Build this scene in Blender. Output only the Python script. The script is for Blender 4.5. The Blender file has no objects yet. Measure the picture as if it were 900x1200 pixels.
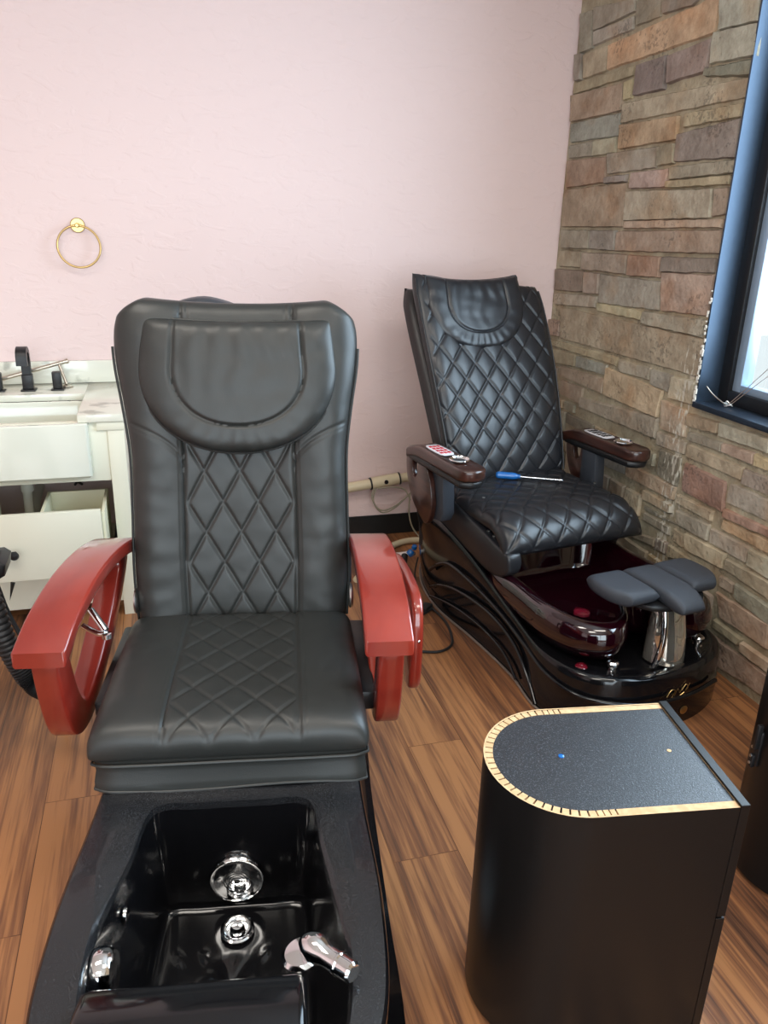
import bpy, bmesh, math, random
from math import sin, cos, pi, sqrt, exp, radians, atan2
from mathutils import Vector, Matrix, noise
random.seed(7)
scn = bpy.context.scene
COL = scn.collection

# ------------------------------------------------------------------ helpers
def link(name, mesh, mat=None, parent=None):
    o = bpy.data.objects.new(name, mesh)
    if mat is not None and not mesh.materials:
        for m in (mat if isinstance(mat, (list, tuple)) else [mat]):
            mesh.materials.append(m)
    COL.objects.link(o)
    if parent is not None:
        o.parent = parent
    return o

def tag(o, label=None, cat=None, group=None, kind=None):
    if label: o['label'] = label
    if cat: o['category'] = cat
    if group: o['group'] = group
    if kind: o['kind'] = kind
    return o

def empty(name, loc=(0, 0, 0), rz=0.0):
    o = bpy.data.objects.new(name, None)
    o.location = loc
    o.rotation_euler = (0, 0, rz)
    o.empty_display_size = 0.1
    COL.objects.link(o)
    return o

def cr(pts, n=8, closed=False):
    """Catmull-Rom through points (any dimension)"""
    P = [tuple(p) for p in pts]
    out = []
    m = len(P)
    rng = range(m if closed else m - 1)
    for i in rng:
        if closed:
            a, b, c, d = P[(i-1) % m], P[i], P[(i+1) % m], P[(i+2) % m]
        else:
            a, b, c, d = P[max(i-1, 0)], P[i], P[i+1], P[min(i+2, m-1)]
        for k in range(n):
            t = k / n
            out.append(tuple(0.5*((2*b[j]) + (c[j]-a[j])*t + (2*a[j]-5*b[j]+4*c[j]-d[j])*t*t
                             + (3*b[j]-a[j]-3*c[j]+d[j])*t*t*t) for j in range(len(b))))
    if not closed:
        out.append(P[-1])
    return out

def lerp_tab(tab, t):
    for (a, va), (b, vb) in zip(tab, tab[1:]):
        if t <= b:
            k = (t-a)/(b-a) if b > a else 0
            k = k*k*(3-2*k) if False else k
            return va + (vb-va)*max(0, k)
    return tab[-1][1]

def smooth_tab(tab, t):
    xs = [a for a, _ in tab]
    if t <= xs[0]: return tab[0][1]
    if t >= xs[-1]: return tab[-1][1]
    for i in range(len(tab)-1):
        if t <= xs[i+1]:
            x0, x1 = xs[i], xs[i+1]
            y0, y1 = tab[i][1], tab[i+1][1]
            m0 = (tab[i+1][1]-tab[max(i-1, 0)][1])/(xs[i+1]-xs[max(i-1, 0)])
            m1 = (tab[min(i+2, len(tab)-1)][1]-y0)/(xs[min(i+2, len(tab)-1)]-x0)
            h = x1-x0; s = (t-x0)/h
            return ((2*s**3-3*s*s+1)*y0 + (s**3-2*s*s+s)*h*m0 + (-2*s**3+3*s*s)*y1 + (s**3-s*s)*h*m1)

class MB:
    def __init__(self):
        self.bm = bmesh.new()
        self.mi = 0
    def _faces(self, fs):
        for f in fs:
            f.material_index = self.mi
    def box(self, c, s, bev=0.0, rot=None, seg=2):
        r = bmesh.ops.create_cube(self.bm, size=1.0)
        vs = r['verts']
        for v in vs:
            v.co = Vector((v.co.x*s[0], v.co.y*s[1], v.co.z*s[2]))
        fs = list({f for v in vs for f in v.link_faces})
        if bev > 0:
            es = list({e for v in vs for e in v.link_edges})
            bb = bmesh.ops.bevel(self.bm, geom=es, offset=min(bev, min(s)*0.49), segments=seg, affect='EDGES', profile=0.5)
            vs = list({v for f in bb['faces'] for v in f.verts} | {v for v in vs if v.is_valid})
            fs = list({f for v in vs for f in v.link_faces})
        M = (rot if rot is not None else Matrix.Identity(3))
        for v in vs:
            v.co = M @ v.co + Vector(c)
        self._faces(fs)
        return vs
    def bx(self, x0, x1, y0, y1, z0, z1, bev=0.0):
        return self.box(((x0+x1)/2, (y0+y1)/2, (z0+z1)/2), (abs(x1-x0), abs(y1-y0), abs(z1-z0)), bev)
    def prism(self, pts, a0, a1, axis='x', bev=0.0, seg=2, hole=None):
        """outline pts (2d) extruded along axis between a0 and a1; axis x:(y,z) y:(x,z) z:(x,y)"""
        def mk(p, a):
            if axis == 'x': return Vector((a, p[0], p[1]))
            if axis == 'y': return Vector((p[0], a, p[1]))
            return Vector((p[0], p[1], a))
        bm = self.bm
        nf = []
        if hole is None:
            A = [bm.verts.new(mk(p, a0)) for p in pts]
            B = [bm.verts.new(mk(p, a1)) for p in pts]
            n = len(pts)
            nf.append(bm.faces.new(A)); nf.append(bm.faces.new(list(reversed(B))))
            for i in range(n):
                nf.append(bm.faces.new((A[i], B[i], B[(i+1) % n], A[(i+1) % n])))
            rim = [bm.edges.get((L[i], L[(i+1) % n])) for L in (A, B) for i in range(n)]
        else:
            n = len(pts)
            A = [bm.verts.new(mk(p, a0)) for p in pts]; B = [bm.verts.new(mk(p, a1)) for p in pts]
            C = [bm.verts.new(mk(p, a0)) for p in hole]; D = [bm.verts.new(mk(p, a1)) for p in hole]
            for i in range(n):
                j = (i+1) % n
                nf += [bm.faces.new((A[i], B[i], B[j], A[j])), bm.faces.new((C[i], C[j], D[j], D[i])),
                       bm.faces.new((A[i], A[j], C[j], C[i])), bm.faces.new((B[i], D[i], D[j], B[j]))]
            rim = [bm.edges.get((L[i], L[(i+1) % n])) for L in (A, B, C, D) for i in range(n)]
        bmesh.ops.recalc_face_normals(bm, faces=nf)
        self._faces(nf)
        if bev > 0:
            r = bmesh.ops.bevel(bm, geom=[e for e in rim if e], offset=bev, segments=seg, affect='EDGES', profile=0.5)
            self._faces(r['faces'])
    def loft(self, rings, closed=True, cap0=False, cap1=False, flip=False):
        bm = self.bm
        R = [[bm.verts.new(Vector(p)) for p in r] for r in rings]
        nf = []
        n = len(R[0])
        for a, b in zip(R, R[1:]):
            for i in range(n if closed else n-1):
                j = (i+1) % n
                q = (a[i], a[j], b[j], b[i])
                try: nf.append(bm.faces.new(q if not flip else tuple(reversed(q))))
                except ValueError: pass
        def cap(r, rev):
            c = bm.verts.new(sum((v.co for v in r), Vector())/len(r))
            for i in range(n):
                j = (i+1) % n
                nf.append(bm.faces.new((r[j], r[i], c) if not rev else (r[i], r[j], c)))
        if cap0: cap(R[0], flip)
        if cap1: cap(R[-1], not flip)
        self._faces(nf)
        return R
    def tube(self, pts, r, seg=10, n=6, closed=False, smooth=True, sx=1.0):
        P = [Vector(p) for p in (cr(pts, n, closed) if smooth else pts)]
        m = len(P)
        rings = []
        up = None
        for i, p in enumerate(P):
            if closed: t = (P[(i+1) % m]-P[i-1])
            else: t = (P[min(i+1, m-1)]-P[max(i-1, 0)])
            if t.length < 1e-9: t = Vector((0, 0, 1))
            t.normalize()
            if up is None:
                up = Vector((0, 0, 1)) if abs(t.z) < .9 else Vector((1, 0, 0))
            u = (up - t*up.dot(t))
            if u.length < 1e-6: u = t.orthogonal()
            u.normalize(); up = u
            w = t.cross(u)
            rr = r(i/(m-1)) if callable(r) else r
            rings.append([p + (u*cos(2*pi*k/seg)*sx + w*sin(2*pi*k/seg))*rr for k in range(seg)])
        if closed: rings.append(rings[0])
        if closed:
            bm = self.bm
            R = [[bm.verts.new(q) for q in rg] for rg in rings[:-1]]
            nf = []
            for a in range(len(R)):
                b = (a+1) % len(R)
                for i in range(seg):
                    j = (i+1) % seg
                    nf.append(bm.faces.new((R[a][i], R[a][j], R[b][j], R[b][i])))
            self._faces(nf)
        else:
            self.loft(rings, True, True, True)
    def lathe(self, prof, c, M=None, seg=32):
        """profile [(r,z)] around z, rotated by M (3x3), moved to c"""
        M = M or Matrix.Identity(3)
        rings = [[M @ Vector((max(r, 1e-5)*cos(2*pi*k/seg), max(r, 1e-5)*sin(2*pi*k/seg), z)) + Vector(c) for k in range(seg)] for r, z in prof]
        self.loft(rings, True, True, True)
    def cushion(self, S, nu, nv, T, p=6, q=6, kb=0.3, disp=None, lin=0.55):
        """padded sheet. S(a,b)->point, a in -1..1, b in 0..1; grows T along its normal"""
        def am(t):
            s = -1+2*t
            return lin*s + (1-lin)*sin(pi/2*s)
        us = [am(i/nu) for i in range(nu+1)]
        vs = [(am(j/nv)+1)/2 for j in range(nv+1)]
        bm = self.bm
        F, B = {}, {}
        e = 1e-3
        for j, b in enumerate(vs):
            for i, a in enumerate(us):
                P = Vector(S(a, b))
                a2, b2 = max(-.97, min(.97, a)), max(.03, min(.97, b))
                da = Vector(S(a2+e, b2))-Vector(S(a2-e, b2))
                db = Vector(S(a2, b2+e))-Vector(S(a2, b2-e))
                N = da.cross(db)
                if N.length > 0: N.normalize()
                h = T*(max(0, 1-abs(a)**p)*max(0, 1-abs(2*b-1)**q))**.5
                d = disp(a, b, P) if disp else 0.0
                edge = min(1.0, h/(T*.55))
                F[i, j] = bm.verts.new(P+N*(h+d*edge))
                if i in (0, nu) or j in (0, nv): B[i, j] = F[i, j]
                else: B[i, j] = bm.verts.new(P-N*h*kb)
        nf = []
        for j in range(nv):
            for i in range(nu):
                nf.append(bm.faces.new((F[i, j], F[i+1, j], F[i+1, j+1], F[i, j+1])))
                q_ = (B[i, j], B[i, j+1], B[i+1, j+1], B[i+1, j])
                try: nf.append(bm.faces.new(q_))
                except ValueError: pass
        self._faces(nf)
    def build(self, name, mat, parent=None, smooth=True, ang=40, loc=None, rz=None):
        me = bpy.data.meshes.new(name)
        self.bm.normal_update()
        bad = [f for f in self.bm.faces if f.calc_area() < 1e-12]
        self.bm.to_mesh(me); self.bm.free()
        o = link(name, me, mat, parent)
        if smooth:
            me.polygons.foreach_set('use_smooth', [True]*len(me.polygons))
            try: me.set_sharp_from_angle(angle=radians(ang))
            except Exception: pass
        if loc: o.location = loc
        if rz is not None: o.rotation_euler = (0, 0, rz)
        return o

def quilt(x, s, dx, ds, depth, w=.0055, puff=.9):
    a = x/dx+s/ds; b = x/dx-s/ds
    L = 1/sqrt(1/dx**2+1/ds**2)
    d = min(abs(a-round(a)), abs(b-round(b)))*L
    g = -depth*exp(-(d/w)**2)
    return g + depth*puff*abs(sin(pi*a)*sin(pi*b))**.6

def groove(d, depth=.004, w=.004):
    return -depth*exp(-(d/w)**2)

def nz(x, y, z=0.0):
    return noise.noise(Vector((x, y, z)))

# ------------------------------------------------------------------ materials
def srgb(r, g, b):
    f = lambda c: (c/255/12.92) if c/255 <= .04045 else ((c/255+.055)/1.055)**2.4
    return (f(r), f(g), f(b), 1)

def mat(name, col, rough=.5, metal=0.0, coat=0.0, spec=.5, bump=None, var=None, trans=0.0, ior=1.45, coat_rough=.05, speck=None, emit=None):
    m = bpy.data.materials.new(name); m.use_nodes = True
    nt = m.node_tree; N = nt.nodes; L = nt.links
    b = N['Principled BSDF']
    b.inputs['Base Color'].default_value = col
    b.inputs['Roughness'].default_value = rough
    b.inputs['Metallic'].default_value = metal
    b.inputs['Coat Weight'].default_value = coat
    b.inputs['Coat Roughness'].default_value = coat_rough
    b.inputs['Specular IOR Level'].default_value = spec
    b.inputs['Transmission Weight'].default_value = trans
    b.inputs['IOR'].default_value = ior
    tc = N.new('ShaderNodeTexCoord')
    if bump:
        n = N.new('ShaderNodeTexNoise'); n.inputs['Scale'].default_value = bump[0]; n.inputs['Detail'].default_value = 4
        L.new(tc.outputs['Object'], n.inputs['Vector'])
        bp = N.new('ShaderNodeBump'); bp.inputs['Strength'].default_value = bump[1]; bp.inputs['Distance'].default_value = bump[2] if len(bump) > 2 else .002
        L.new(n.outputs['Fac'], bp.inputs['Height']); L.new(bp.outputs['Normal'], b.inputs['Normal'])
    if var:  # (scale, colour2, lo, hi)
        n = N.new('ShaderNodeTexNoise'); n.inputs['Scale'].default_value = var[0]; n.inputs['Detail'].default_value = 5
        L.new(tc.outputs['Object'], n.inputs['Vector'])
        r = N.new('ShaderNodeValToRGB'); r.color_ramp.elements[0].position = var[2]; r.color_ramp.elements[1].position = var[3]
        r.color_ramp.elements[0].color = col; r.color_ramp.elements[1].color = var[1]
        L.new(n.outputs['Fac'], r.inputs['Fac']); L.new(r.outputs['Color'], b.inputs['Base Color'])
    if speck:  # (scale, colour, threshold)
        n = N.new('ShaderNodeTexNoise'); n.inputs['Scale'].default_value = speck[0]; n.inputs['Detail'].default_value = 1
        L.new(tc.outputs['Object'], n.inputs['Vector'])
        r = N.new('ShaderNodeValToRGB'); r.color_ramp.elements[0].position = speck[2]; r.color_ramp.elements[1].position = speck[2]+.04
        r.color_ramp.elements[0].color = col; r.color_ramp.elements[1].color = speck[1]
        L.new(n.outputs['Fac'], r.inputs['Fac']); L.new(r.outputs['Color'], b.inputs['Base Color'])
    if emit:
        b.inputs['Emission Color'].default_value = emit[0]; b.inputs['Emission Strength'].default_value = emit[1]
    return m

def wood_mat(name, c1, c2, rough, coat, scale=(3, 3, 40), metal=0):
    m = mat(name, c1, rough, coat=coat)
    nt = m.node_tree; N = nt.nodes; L = nt.links; b = N['Principled BSDF']
    tc = N.new('ShaderNodeTexCoord'); mp = N.new('ShaderNodeMapping'); mp.inputs['Scale'].default_value = scale
    n = N.new('ShaderNodeTexNoise'); n.inputs['Scale'].default_value = 1.0; n.inputs['Detail'].default_value = 6; n.inputs['Distortion'].default_value = .6
    r = N.new('ShaderNodeValToRGB'); r.color_ramp.elements[0].position = .35; r.color_ramp.elements[1].position = .7
    r.color_ramp.elements[0].color = c1; r.color_ramp.elements[1].color = c2
    L.new(tc.outputs['Object'], mp.inputs['Vector']); L.new(mp.outputs['Vector'], n.inputs['Vector'])
    L.new(n.outputs['Fac'], r.inputs['Fac']); L.new(r.outputs['Color'], b.inputs['Base Color'])
    return m

M = {}
M['leather'] = mat('black_leather', (.021, .0225, .0215, 1), .43, spec=.55, bump=(350, .18, .001))
M['leather_gloss'] = mat('shiny_black_leather', (.014, .015, .018, 1), .33, spec=.6, bump=(350, .15, .001))
M['black_gloss'] = mat('black_gelcoat', (.005, .005, .006, 1), .13, coat=.25, spec=.4)
M['black_speck'] = mat('speckled_black_gelcoat', (.010, .0105, .012, 1), .26, coat=.35, speck=(900, (.05, .052, .058, 1), .60))
M['plum'] = mat('plum_acrylic', (.011, .001, .003, 1), .06, coat=1.0, spec=.6)
M['plum_red'] = mat('red_translucent_plastic', (.16, .008, .02, 1), .1, coat=.8)
M['cherry'] = wood_mat('cherry_lacquer', (.19, .016, .010, 1), (.28, .030, .016, 1), .28, .9, (6, 3, 6))
M['walnut'] = wood_mat('dark_walnut', (.022, .008, .006, 1), (.062, .022, .015, 1), .3, .5, (40, 5, 40))
M['grey_plastic'] = mat('charcoal_plastic', (.035, .04, .05, 1), .45)
M['pad'] = mat('textured_grey_pad', (.036, .042, .053, 1), .42, bump=(420, .8, .003))
M['chrome'] = mat('chrome', (.82, .83, .84, 1), .07, metal=1)
M['steel'] = mat('brushed_steel', (.6, .6, .58, 1), .3, metal=1)
M['nickel'] = mat('brushed_nickel', (.55, .5, .42, 1), .28, metal=1)
M['brass'] = mat('brass', (.55, .38, .16, 1), .3, metal=1)
M['gold'] = mat('gold', (.75, .5, .2, 1), .3, metal=1)
M['laminate'] = mat('black_laminate', (.006, .0055, .0055, 1), .34, spec=.35, bump=(300, .12, .001))
M['laminate_top'] = mat('speckled_black_laminate', (.018, .021, .026, 1), .32, spec=.75, bump=(450, .45, .0015), speck=(330, (.07, .08, .095, 1), .6))
M['mdf'] = mat('raw_mdf', srgb(205, 175, 135), .8, var=(60, srgb(190, 158, 118), .4, .6))
M['white'] = mat('white_paint', srgb(226, 224, 204), .4)
M['cream'] = mat('cream_drawer_inside', srgb(228, 224, 196), .55)
M['fireclay'] = mat('white_fireclay', srgb(220, 222, 208), .12, coat=.6)
M['marble'] = mat('white_quartz', srgb(224, 223, 208), .15, coat=.4, var=(9, srgb(176, 176, 162), .58, .68))
M['matte_black'] = mat('matte_black_metal', (.010, .010, .011, 1), .38)
M['black_rubber'] = mat('black_rubber', (.012, .012, .013, 1), .5)
M['navy'] = mat('dark_navy_plastic', (.010, .016, .035, 1), .3, coat=.3)
M['pvc'] = mat('ivory_pvc', srgb(214, 200, 168), .35)
M['white_pvc'] = mat('white_pvc', srgb(220, 218, 205), .4)
M['grey_cable'] = mat('grey_cable', srgb(150, 142, 122), .5)
M['blue_plastic'] = mat('blue_plastic', srgb(20, 95, 165), .25, coat=.5)
M['frame_metal'] = mat('sky_tinted_anodised_frame', (.05, .072, .105, 1), .36, spec=.6, metal=.7)  # dark anodised metal, with the blue of the sky reflection put into its colour
M['sash'] = mat('pale_sash', srgb(150, 170, 190), .3, metal=.3)
M['red_label'] = mat('red_button_label', srgb(190, 30, 45), .3)
M['panel_white'] = mat('white_panel', srgb(215, 215, 220), .3)
M['trim_grey'] = mat('grey_edge_trim', srgb(120, 108, 100), .4)
M['baseboard'] = mat('black_vinyl_base', (.012, .012, .012, 1), .45)
M['ceiling'] = mat('ceiling_paint', srgb(225, 222, 215), .9)
M['chip_white'] = mat('white_caulk', srgb(225, 222, 212), .8)
M['pavement'] = mat('pavement', srgb(190, 188, 184), .9)

# clear cover
M['smoke'] = mat('clear_acrylic', (.9, .85, .75, 1), .03, trans=.0, metal=.9)

# pink wall
m = mat('pink_plaster', srgb(230, 207, 203), .72, spec=.3)
nt = m.node_tree; N = nt.nodes; L = nt.links; b = N['Principled BSDF']
tc = N.new('ShaderNodeTexCoord')
n1 = N.new('ShaderNodeTexNoise'); n1.inputs['Scale'].default_value = 9; n1.inputs['Detail'].default_value = 6; n1.inputs['Distortion'].default_value = .8
mp = N.new('ShaderNodeMapping'); mp.inputs['Scale'].default_value = (1, 1, 2.2)
L.new(tc.outputs['Object'], mp.inputs['Vector']); L.new(mp.outputs['Vector'], n1.inputs['Vector'])
r1 = N.new('ShaderNodeValToRGB'); r1.color_ramp.elements[0].position = .5; r1.color_ramp.elements[1].position = .62
L.new(n1.outputs['Fac'], r1.inputs['Fac'])
bp = N.new('ShaderNodeBump'); bp.inputs['Strength'].default_value = .35; bp.inputs['Distance'].default_value = .003
L.new(r1.outputs['Color'], bp.inputs['Height']); L.new(bp.outputs['Normal'], b.inputs['Normal'])
M['pink'] = m

# floor: planks along y
m = mat('plank_floor', srgb(150, 100, 65), .38, spec=.4, coat=.15)
nt = m.node_tree; N = nt.nodes; L = nt.links; b = N['Principled BSDF']
b.inputs['Coat Roughness'].default_value = .25
tc = N.new('ShaderNodeTexCoord')
mp = N.new('ShaderNodeMapping'); mp.inputs['Rotation'].default_value = (0, 0, pi/2); mp.inputs['Location'].default_value = (.31, .045, 0)
L.new(tc.outputs['Object'], mp.inputs['Vector'])
br = N.new('ShaderNodeTexBrick'); br.inputs['Scale'].default_value = 1
br.inputs['Brick Width'].default_value = 1.22; br.inputs['Row Height'].default_value = .18
br.inputs['Mortar Size'].default_value = .0012; br.inputs['Mortar Smooth'].default_value = .2; br.inputs['Bias'].default_value = 0
br.offset = .37; br.offset_frequency = 2
br.inputs['Color1'].default_value = (0, 0, 0, 1); br.inputs['Color2'].default_value = (1, 1, 1, 1); br.inputs['Mortar'].default_value = (.5, .5, .5, 1)
L.new(mp.outputs['Vector'], br.inputs['Vector'])
# plank tone
sep = N.new('ShaderNodeSeparateColor'); L.new(br.outputs['Color'], sep.inputs['Color'])
# streaks, shifted per plank
ml = N.new('ShaderNodeMath'); ml.operation = 'MULTIPLY'; ml.inputs[1].default_value = 13.7; L.new(sep.outputs['Red'], ml.inputs[0])
cmb = N.new('ShaderNodeCombineXYZ'); L.new(ml.outputs[0], cmb.inputs['Z']); L.new(ml.outputs[0], cmb.inputs['X'])
va = N.new('ShaderNodeVectorMath'); va.operation = 'ADD'; L.new(tc.outputs['Object'], va.inputs[0]); L.new(cmb.outputs[0], va.inputs[1])
mp2 = N.new('ShaderNodeMapping'); mp2.inputs['Scale'].default_value = (22, .8, 1); L.new(va.outputs[0], mp2.inputs['Vector'])
ns = N.new('ShaderNodeTexNoise'); ns.inputs['Scale'].default_value = 1; ns.inputs['Detail'].default_value = 8; ns.inputs['Distortion'].default_value = .45; ns.inputs['Roughness'].default_value = .62
L.new(mp2.outputs['Vector'], ns.inputs['Vector'])
mp3 = N.new('ShaderNodeMapping'); mp3.inputs['Scale'].default_value = (130, 4, 1); L.new(va.outputs[0], mp3.inputs['Vector'])
nf_ = N.new('ShaderNodeTexNoise'); nf_.inputs['Scale'].default_value = 1; nf_.inputs['Detail'].default_value = 4
L.new(mp3.outputs['Vector'], nf_.inputs['Vector'])
a1 = N.new('ShaderNodeMath'); a1.operation = 'MULTIPLY_ADD'; a1.inputs[1].default_value = .42; L.new(nf_.outputs['Fac'], a1.inputs[0]); L.new(ns.outputs['Fac'], a1.inputs[2])
a2 = N.new('ShaderNodeMath'); a2.operation = 'MULTIPLY_ADD'; a2.inputs[1].default_value = .09; L.new(sep.outputs['Red'], a2.inputs[0]); L.new(a1.outputs[0], a2.inputs[2])
rp = N.new('ShaderNodeValToRGB')
el = rp.color_ramp.elements
el[0].position = .53; el[0].color = srgb(60, 40, 30)
el[1].position = .86; el[1].color = srgb(162, 112, 72)
e = rp.color_ramp.elements.new(.61); e.color = srgb(90, 60, 44)
e = rp.color_ramp.elements.new(.72); e.color = srgb(124, 82, 55)
L.new(a2.outputs[0], rp.inputs['Fac'])
mx = N.new('ShaderNodeMixRGB'); mx.blend_type = 'MULTIPLY'; mx.inputs['Color2'].default_value = (.5, .42, .36, 1)
L.new(br.outputs['Fac'], mx.inputs['Fac']); L.new(rp.outputs['Color'], mx.inputs['Color1'])
L.new(mx.outputs['Color'], b.inputs['Base Color'])
bp = N.new('ShaderNodeBump'); bp.inputs['Strength'].default_value = .15; bp.inputs['Distance'].default_value = .001
L.new(nf_.outputs['Fac'], bp.inputs['Height']); L.new(bp.outputs['Normal'], b.inputs['Normal'])
M['floor'] = m

# stone: face-corner colour attribute x procedural mottling
m = mat('ledge_stone', srgb(150, 140, 120), .85, spec=.25)
nt = m.node_tree; N = nt.nodes; L = nt.links; b = N['Principled BSDF']
at = N.new('ShaderNodeAttribute'); at.attribute_name = 'stone_tint'
tc = N.new('ShaderNodeTexCoord')
n1 = N.new('ShaderNodeTexNoise'); n1.inputs['Scale'].default_value = 9; n1.inputs['Detail'].default_value = 8; n1.inputs['Roughness'].default_value = .7
L.new(tc.outputs['Object'], n1.inputs['Vector'])
r1 = N.new('ShaderNodeValToRGB'); r1.color_ramp.elements[0].position = .3; r1.color_ramp.elements[1].position = .7
r1.color_ramp.elements[0].color = (.66, .62, .58, 1); r1.color_ramp.elements[1].color = (1.30, 1.30, 1.28, 1)
L.new(n1.outputs['Fac'], r1.inputs['Fac'])
mx = N.new('ShaderNodeMixRGB'); mx.blend_type = 'MULTIPLY'; mx.inputs['Fac'].default_value = 1
L.new(at.outputs['Color'], mx.inputs['Color1']); L.new(r1.outputs['Color'], mx.inputs['Color2'])
nb = N.new('ShaderNodeTexNoise'); nb.inputs['Scale'].default_value = 6; nb.inputs['Detail'].default_value = 4; L.new(tc.outputs['Object'], nb.inputs['Vector'])
rb = N.new('ShaderNodeValToRGB'); rb.color_ramp.elements[0].position = .5; rb.color_ramp.elements[1].position = .68; rb.color_ramp.elements[0].color = (0, 0, 0, 1); rb.color_ramp.elements[1].color = (.55, .55, .55, 1)
L.new(nb.outputs['Fac'], rb.inputs['Fac'])
mb_ = N.new('ShaderNodeMixRGB'); mb_.blend_type = 'MULTIPLY'; mb_.inputs['Color2'].default_value = (.95, .72, .55, 1)
L.new(rb.outputs['Color'], mb_.inputs['Fac']); L.new(mx.outputs['Color'], mb_.inputs['Color1'])
mx = mb_
# dark lichen specks
n3 = N.new('ShaderNodeTexNoise'); n3.inputs['Scale'].default_value = 70; n3.inputs['Detail'].default_value = 5
L.new(tc.outputs['Object'], n3.inputs['Vector'])
n4 = N.new('ShaderNodeTexNoise'); n4.inputs['Scale'].default_value = 5; n4.inputs['Detail'].default_value = 2
L.new(tc.outputs['Object'], n4.inputs['Vector'])
mm = N.new('ShaderNodeMath'); mm.operation = 'MULTIPLY'; L.new(n3.outputs['Fac'], mm.inputs[0]); L.new(n4.outputs['Fac'], mm.inputs[1])
r3 = N.new('ShaderNodeValToRGB'); r3.color_ramp.elements[0].position = .36; r3.color_ramp.elements[1].position = .40
L.new(mm.outputs[0], r3.inputs['Fac'])
mx2 = N.new('ShaderNodeMixRGB'); mx2.inputs['Color2'].default_value = (.05, .045, .04, 1)
sc = N.new('ShaderNodeMath'); sc.operation = 'MULTIPLY'; sc.inputs[1].default_value = .4; L.new(r3.outputs['Color'], sc.inputs[0])
L.new(sc.outputs[0], mx2.inputs['Fac']); L.new(mx.outputs['Color'], mx2.inputs['Color1'])
# white mineral drips below the window corner
sx = N.new('ShaderNodeSeparateXYZ'); L.new(tc.outputs['Object'], sx.inputs[0])
dy = N.new('ShaderNodeMath'); dy.operation = 'ADD'; dy.inputs[1].default_value = -2.585; L.new(sx.outputs['Y'], dy.inputs[0])
dab = N.new('ShaderNodeMath'); dab.operation = 'ABSOLUTE'; L.new(dy.outputs[0], dab.inputs[0])
mr = N.new('ShaderNodeMapRange'); mr.inputs['From Min'].default_value = .02; mr.inputs['From Max'].default_value = .14; mr.inputs['To Min'].default_value = .17; mr.inputs['To Max'].default_value = -.2
L.new(dab.outputs[0], mr.inputs['Value'])
zr = N.new('ShaderNodeMapRange'); zr.inputs['From Min'].default_value = 1.12; zr.inputs['From Max'].default_value = 1.3; zr.inputs['To Min'].default_value = 0; zr.inputs['To Max'].default_value = -.3
L.new(sx.outputs['Z'], zr.inputs['Value'])
mpd = N.new('ShaderNodeMapping'); mpd.inputs['Scale'].default_value = (60, 60, 14); L.new(tc.outputs['Object'], mpd.inputs['Vector'])
nd = N.new('ShaderNodeTexNoise'); nd.inputs['Scale'].default_value = 1; nd.inputs['Detail'].default_value = 3; L.new(mpd.outputs['Vector'], nd.inputs['Vector'])
s1 = N.new('ShaderNodeMath'); s1.operation = 'ADD'; L.new(nd.outputs['Fac'], s1.inputs[0]); L.new(mr.outputs[0], s1.inputs[1])
s2 = N.new('ShaderNodeMath'); s2.operation = 'ADD'; L.new(s1.outputs[0], s2.inputs[0]); L.new(zr.outputs[0], s2.inputs[1])
rd = N.new('ShaderNodeValToRGB'); rd.color_ramp.elements[0].position = .68; rd.color_ramp.elements[1].position = .74; L.new(s2.outputs[0], rd.inputs['Fac'])
mx3 = N.new('ShaderNodeMixRGB'); mx3.inputs['Color2'].default_value = srgb(205, 200, 185)
sd = N.new('ShaderNodeMath'); sd.operation = 'MULTIPLY'; sd.inputs[1].default_value = .75; L.new(rd.outputs['Color'], sd.inputs[0])
L.new(sd.outputs[0], mx3.inputs['Fac']); L.new(mx2.outputs['Color'], mx3.inputs['Color1'])
L.new(mx3.outputs['Color'], b.inputs['Base Color'])
bp = N.new('ShaderNodeBump'); bp.inputs['Strength'].default_value = .9; bp.inputs['Distance'].default_value = .008
n5 = N.new('ShaderNodeTexNoise'); n5.inputs['Scale'].default_value = 38; n5.inputs['Detail'].default_value = 6; L.new(tc.outputs['Object'], n5.inputs['Vector'])
L.new(n5.outputs['Fac'], bp.inputs['Height']); L.new(bp.outputs['Normal'], b.inputs['Normal'])
M['stone'] = m

# thin window pane
m = bpy.data.materials.new('window_glass'); m.use_nodes = True
nt = m.node_tree; N = nt.nodes; L = nt.links
for n_ in list(N): N.remove(n_)
o_ = N.new('ShaderNodeOutputMaterial'); tr = N.new('ShaderNodeBsdfTransparent'); gl = N.new('ShaderNodeBsdfGlossy'); gl.inputs['Roughness'].default_value = .02
tr.inputs['Color'].default_value = (.93, .96, .96, 1)
lw = N.new('ShaderNodeLayerWeight'); pw = N.new('ShaderNodeMath'); pw.operation = 'POWER'; pw.inputs[1].default_value = 4; L.new(lw.outputs['Facing'], pw.inputs[0])
fr = N.new('ShaderNodeMath'); fr.operation = 'MULTIPLY_ADD'; fr.inputs[1].default_value = .7; fr.inputs[2].default_value = .04; L.new(pw.outputs[0], fr.inputs[0]); ms = N.new('ShaderNodeMixShader')
L.new(fr.outputs[0], ms.inputs[0]); L.new(tr.outputs[0], ms.inputs[1]); L.new(gl.outputs[0], ms.inputs[2]); L.new(ms.outputs[0], o_.inputs[0])
M['glass'] = m
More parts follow.
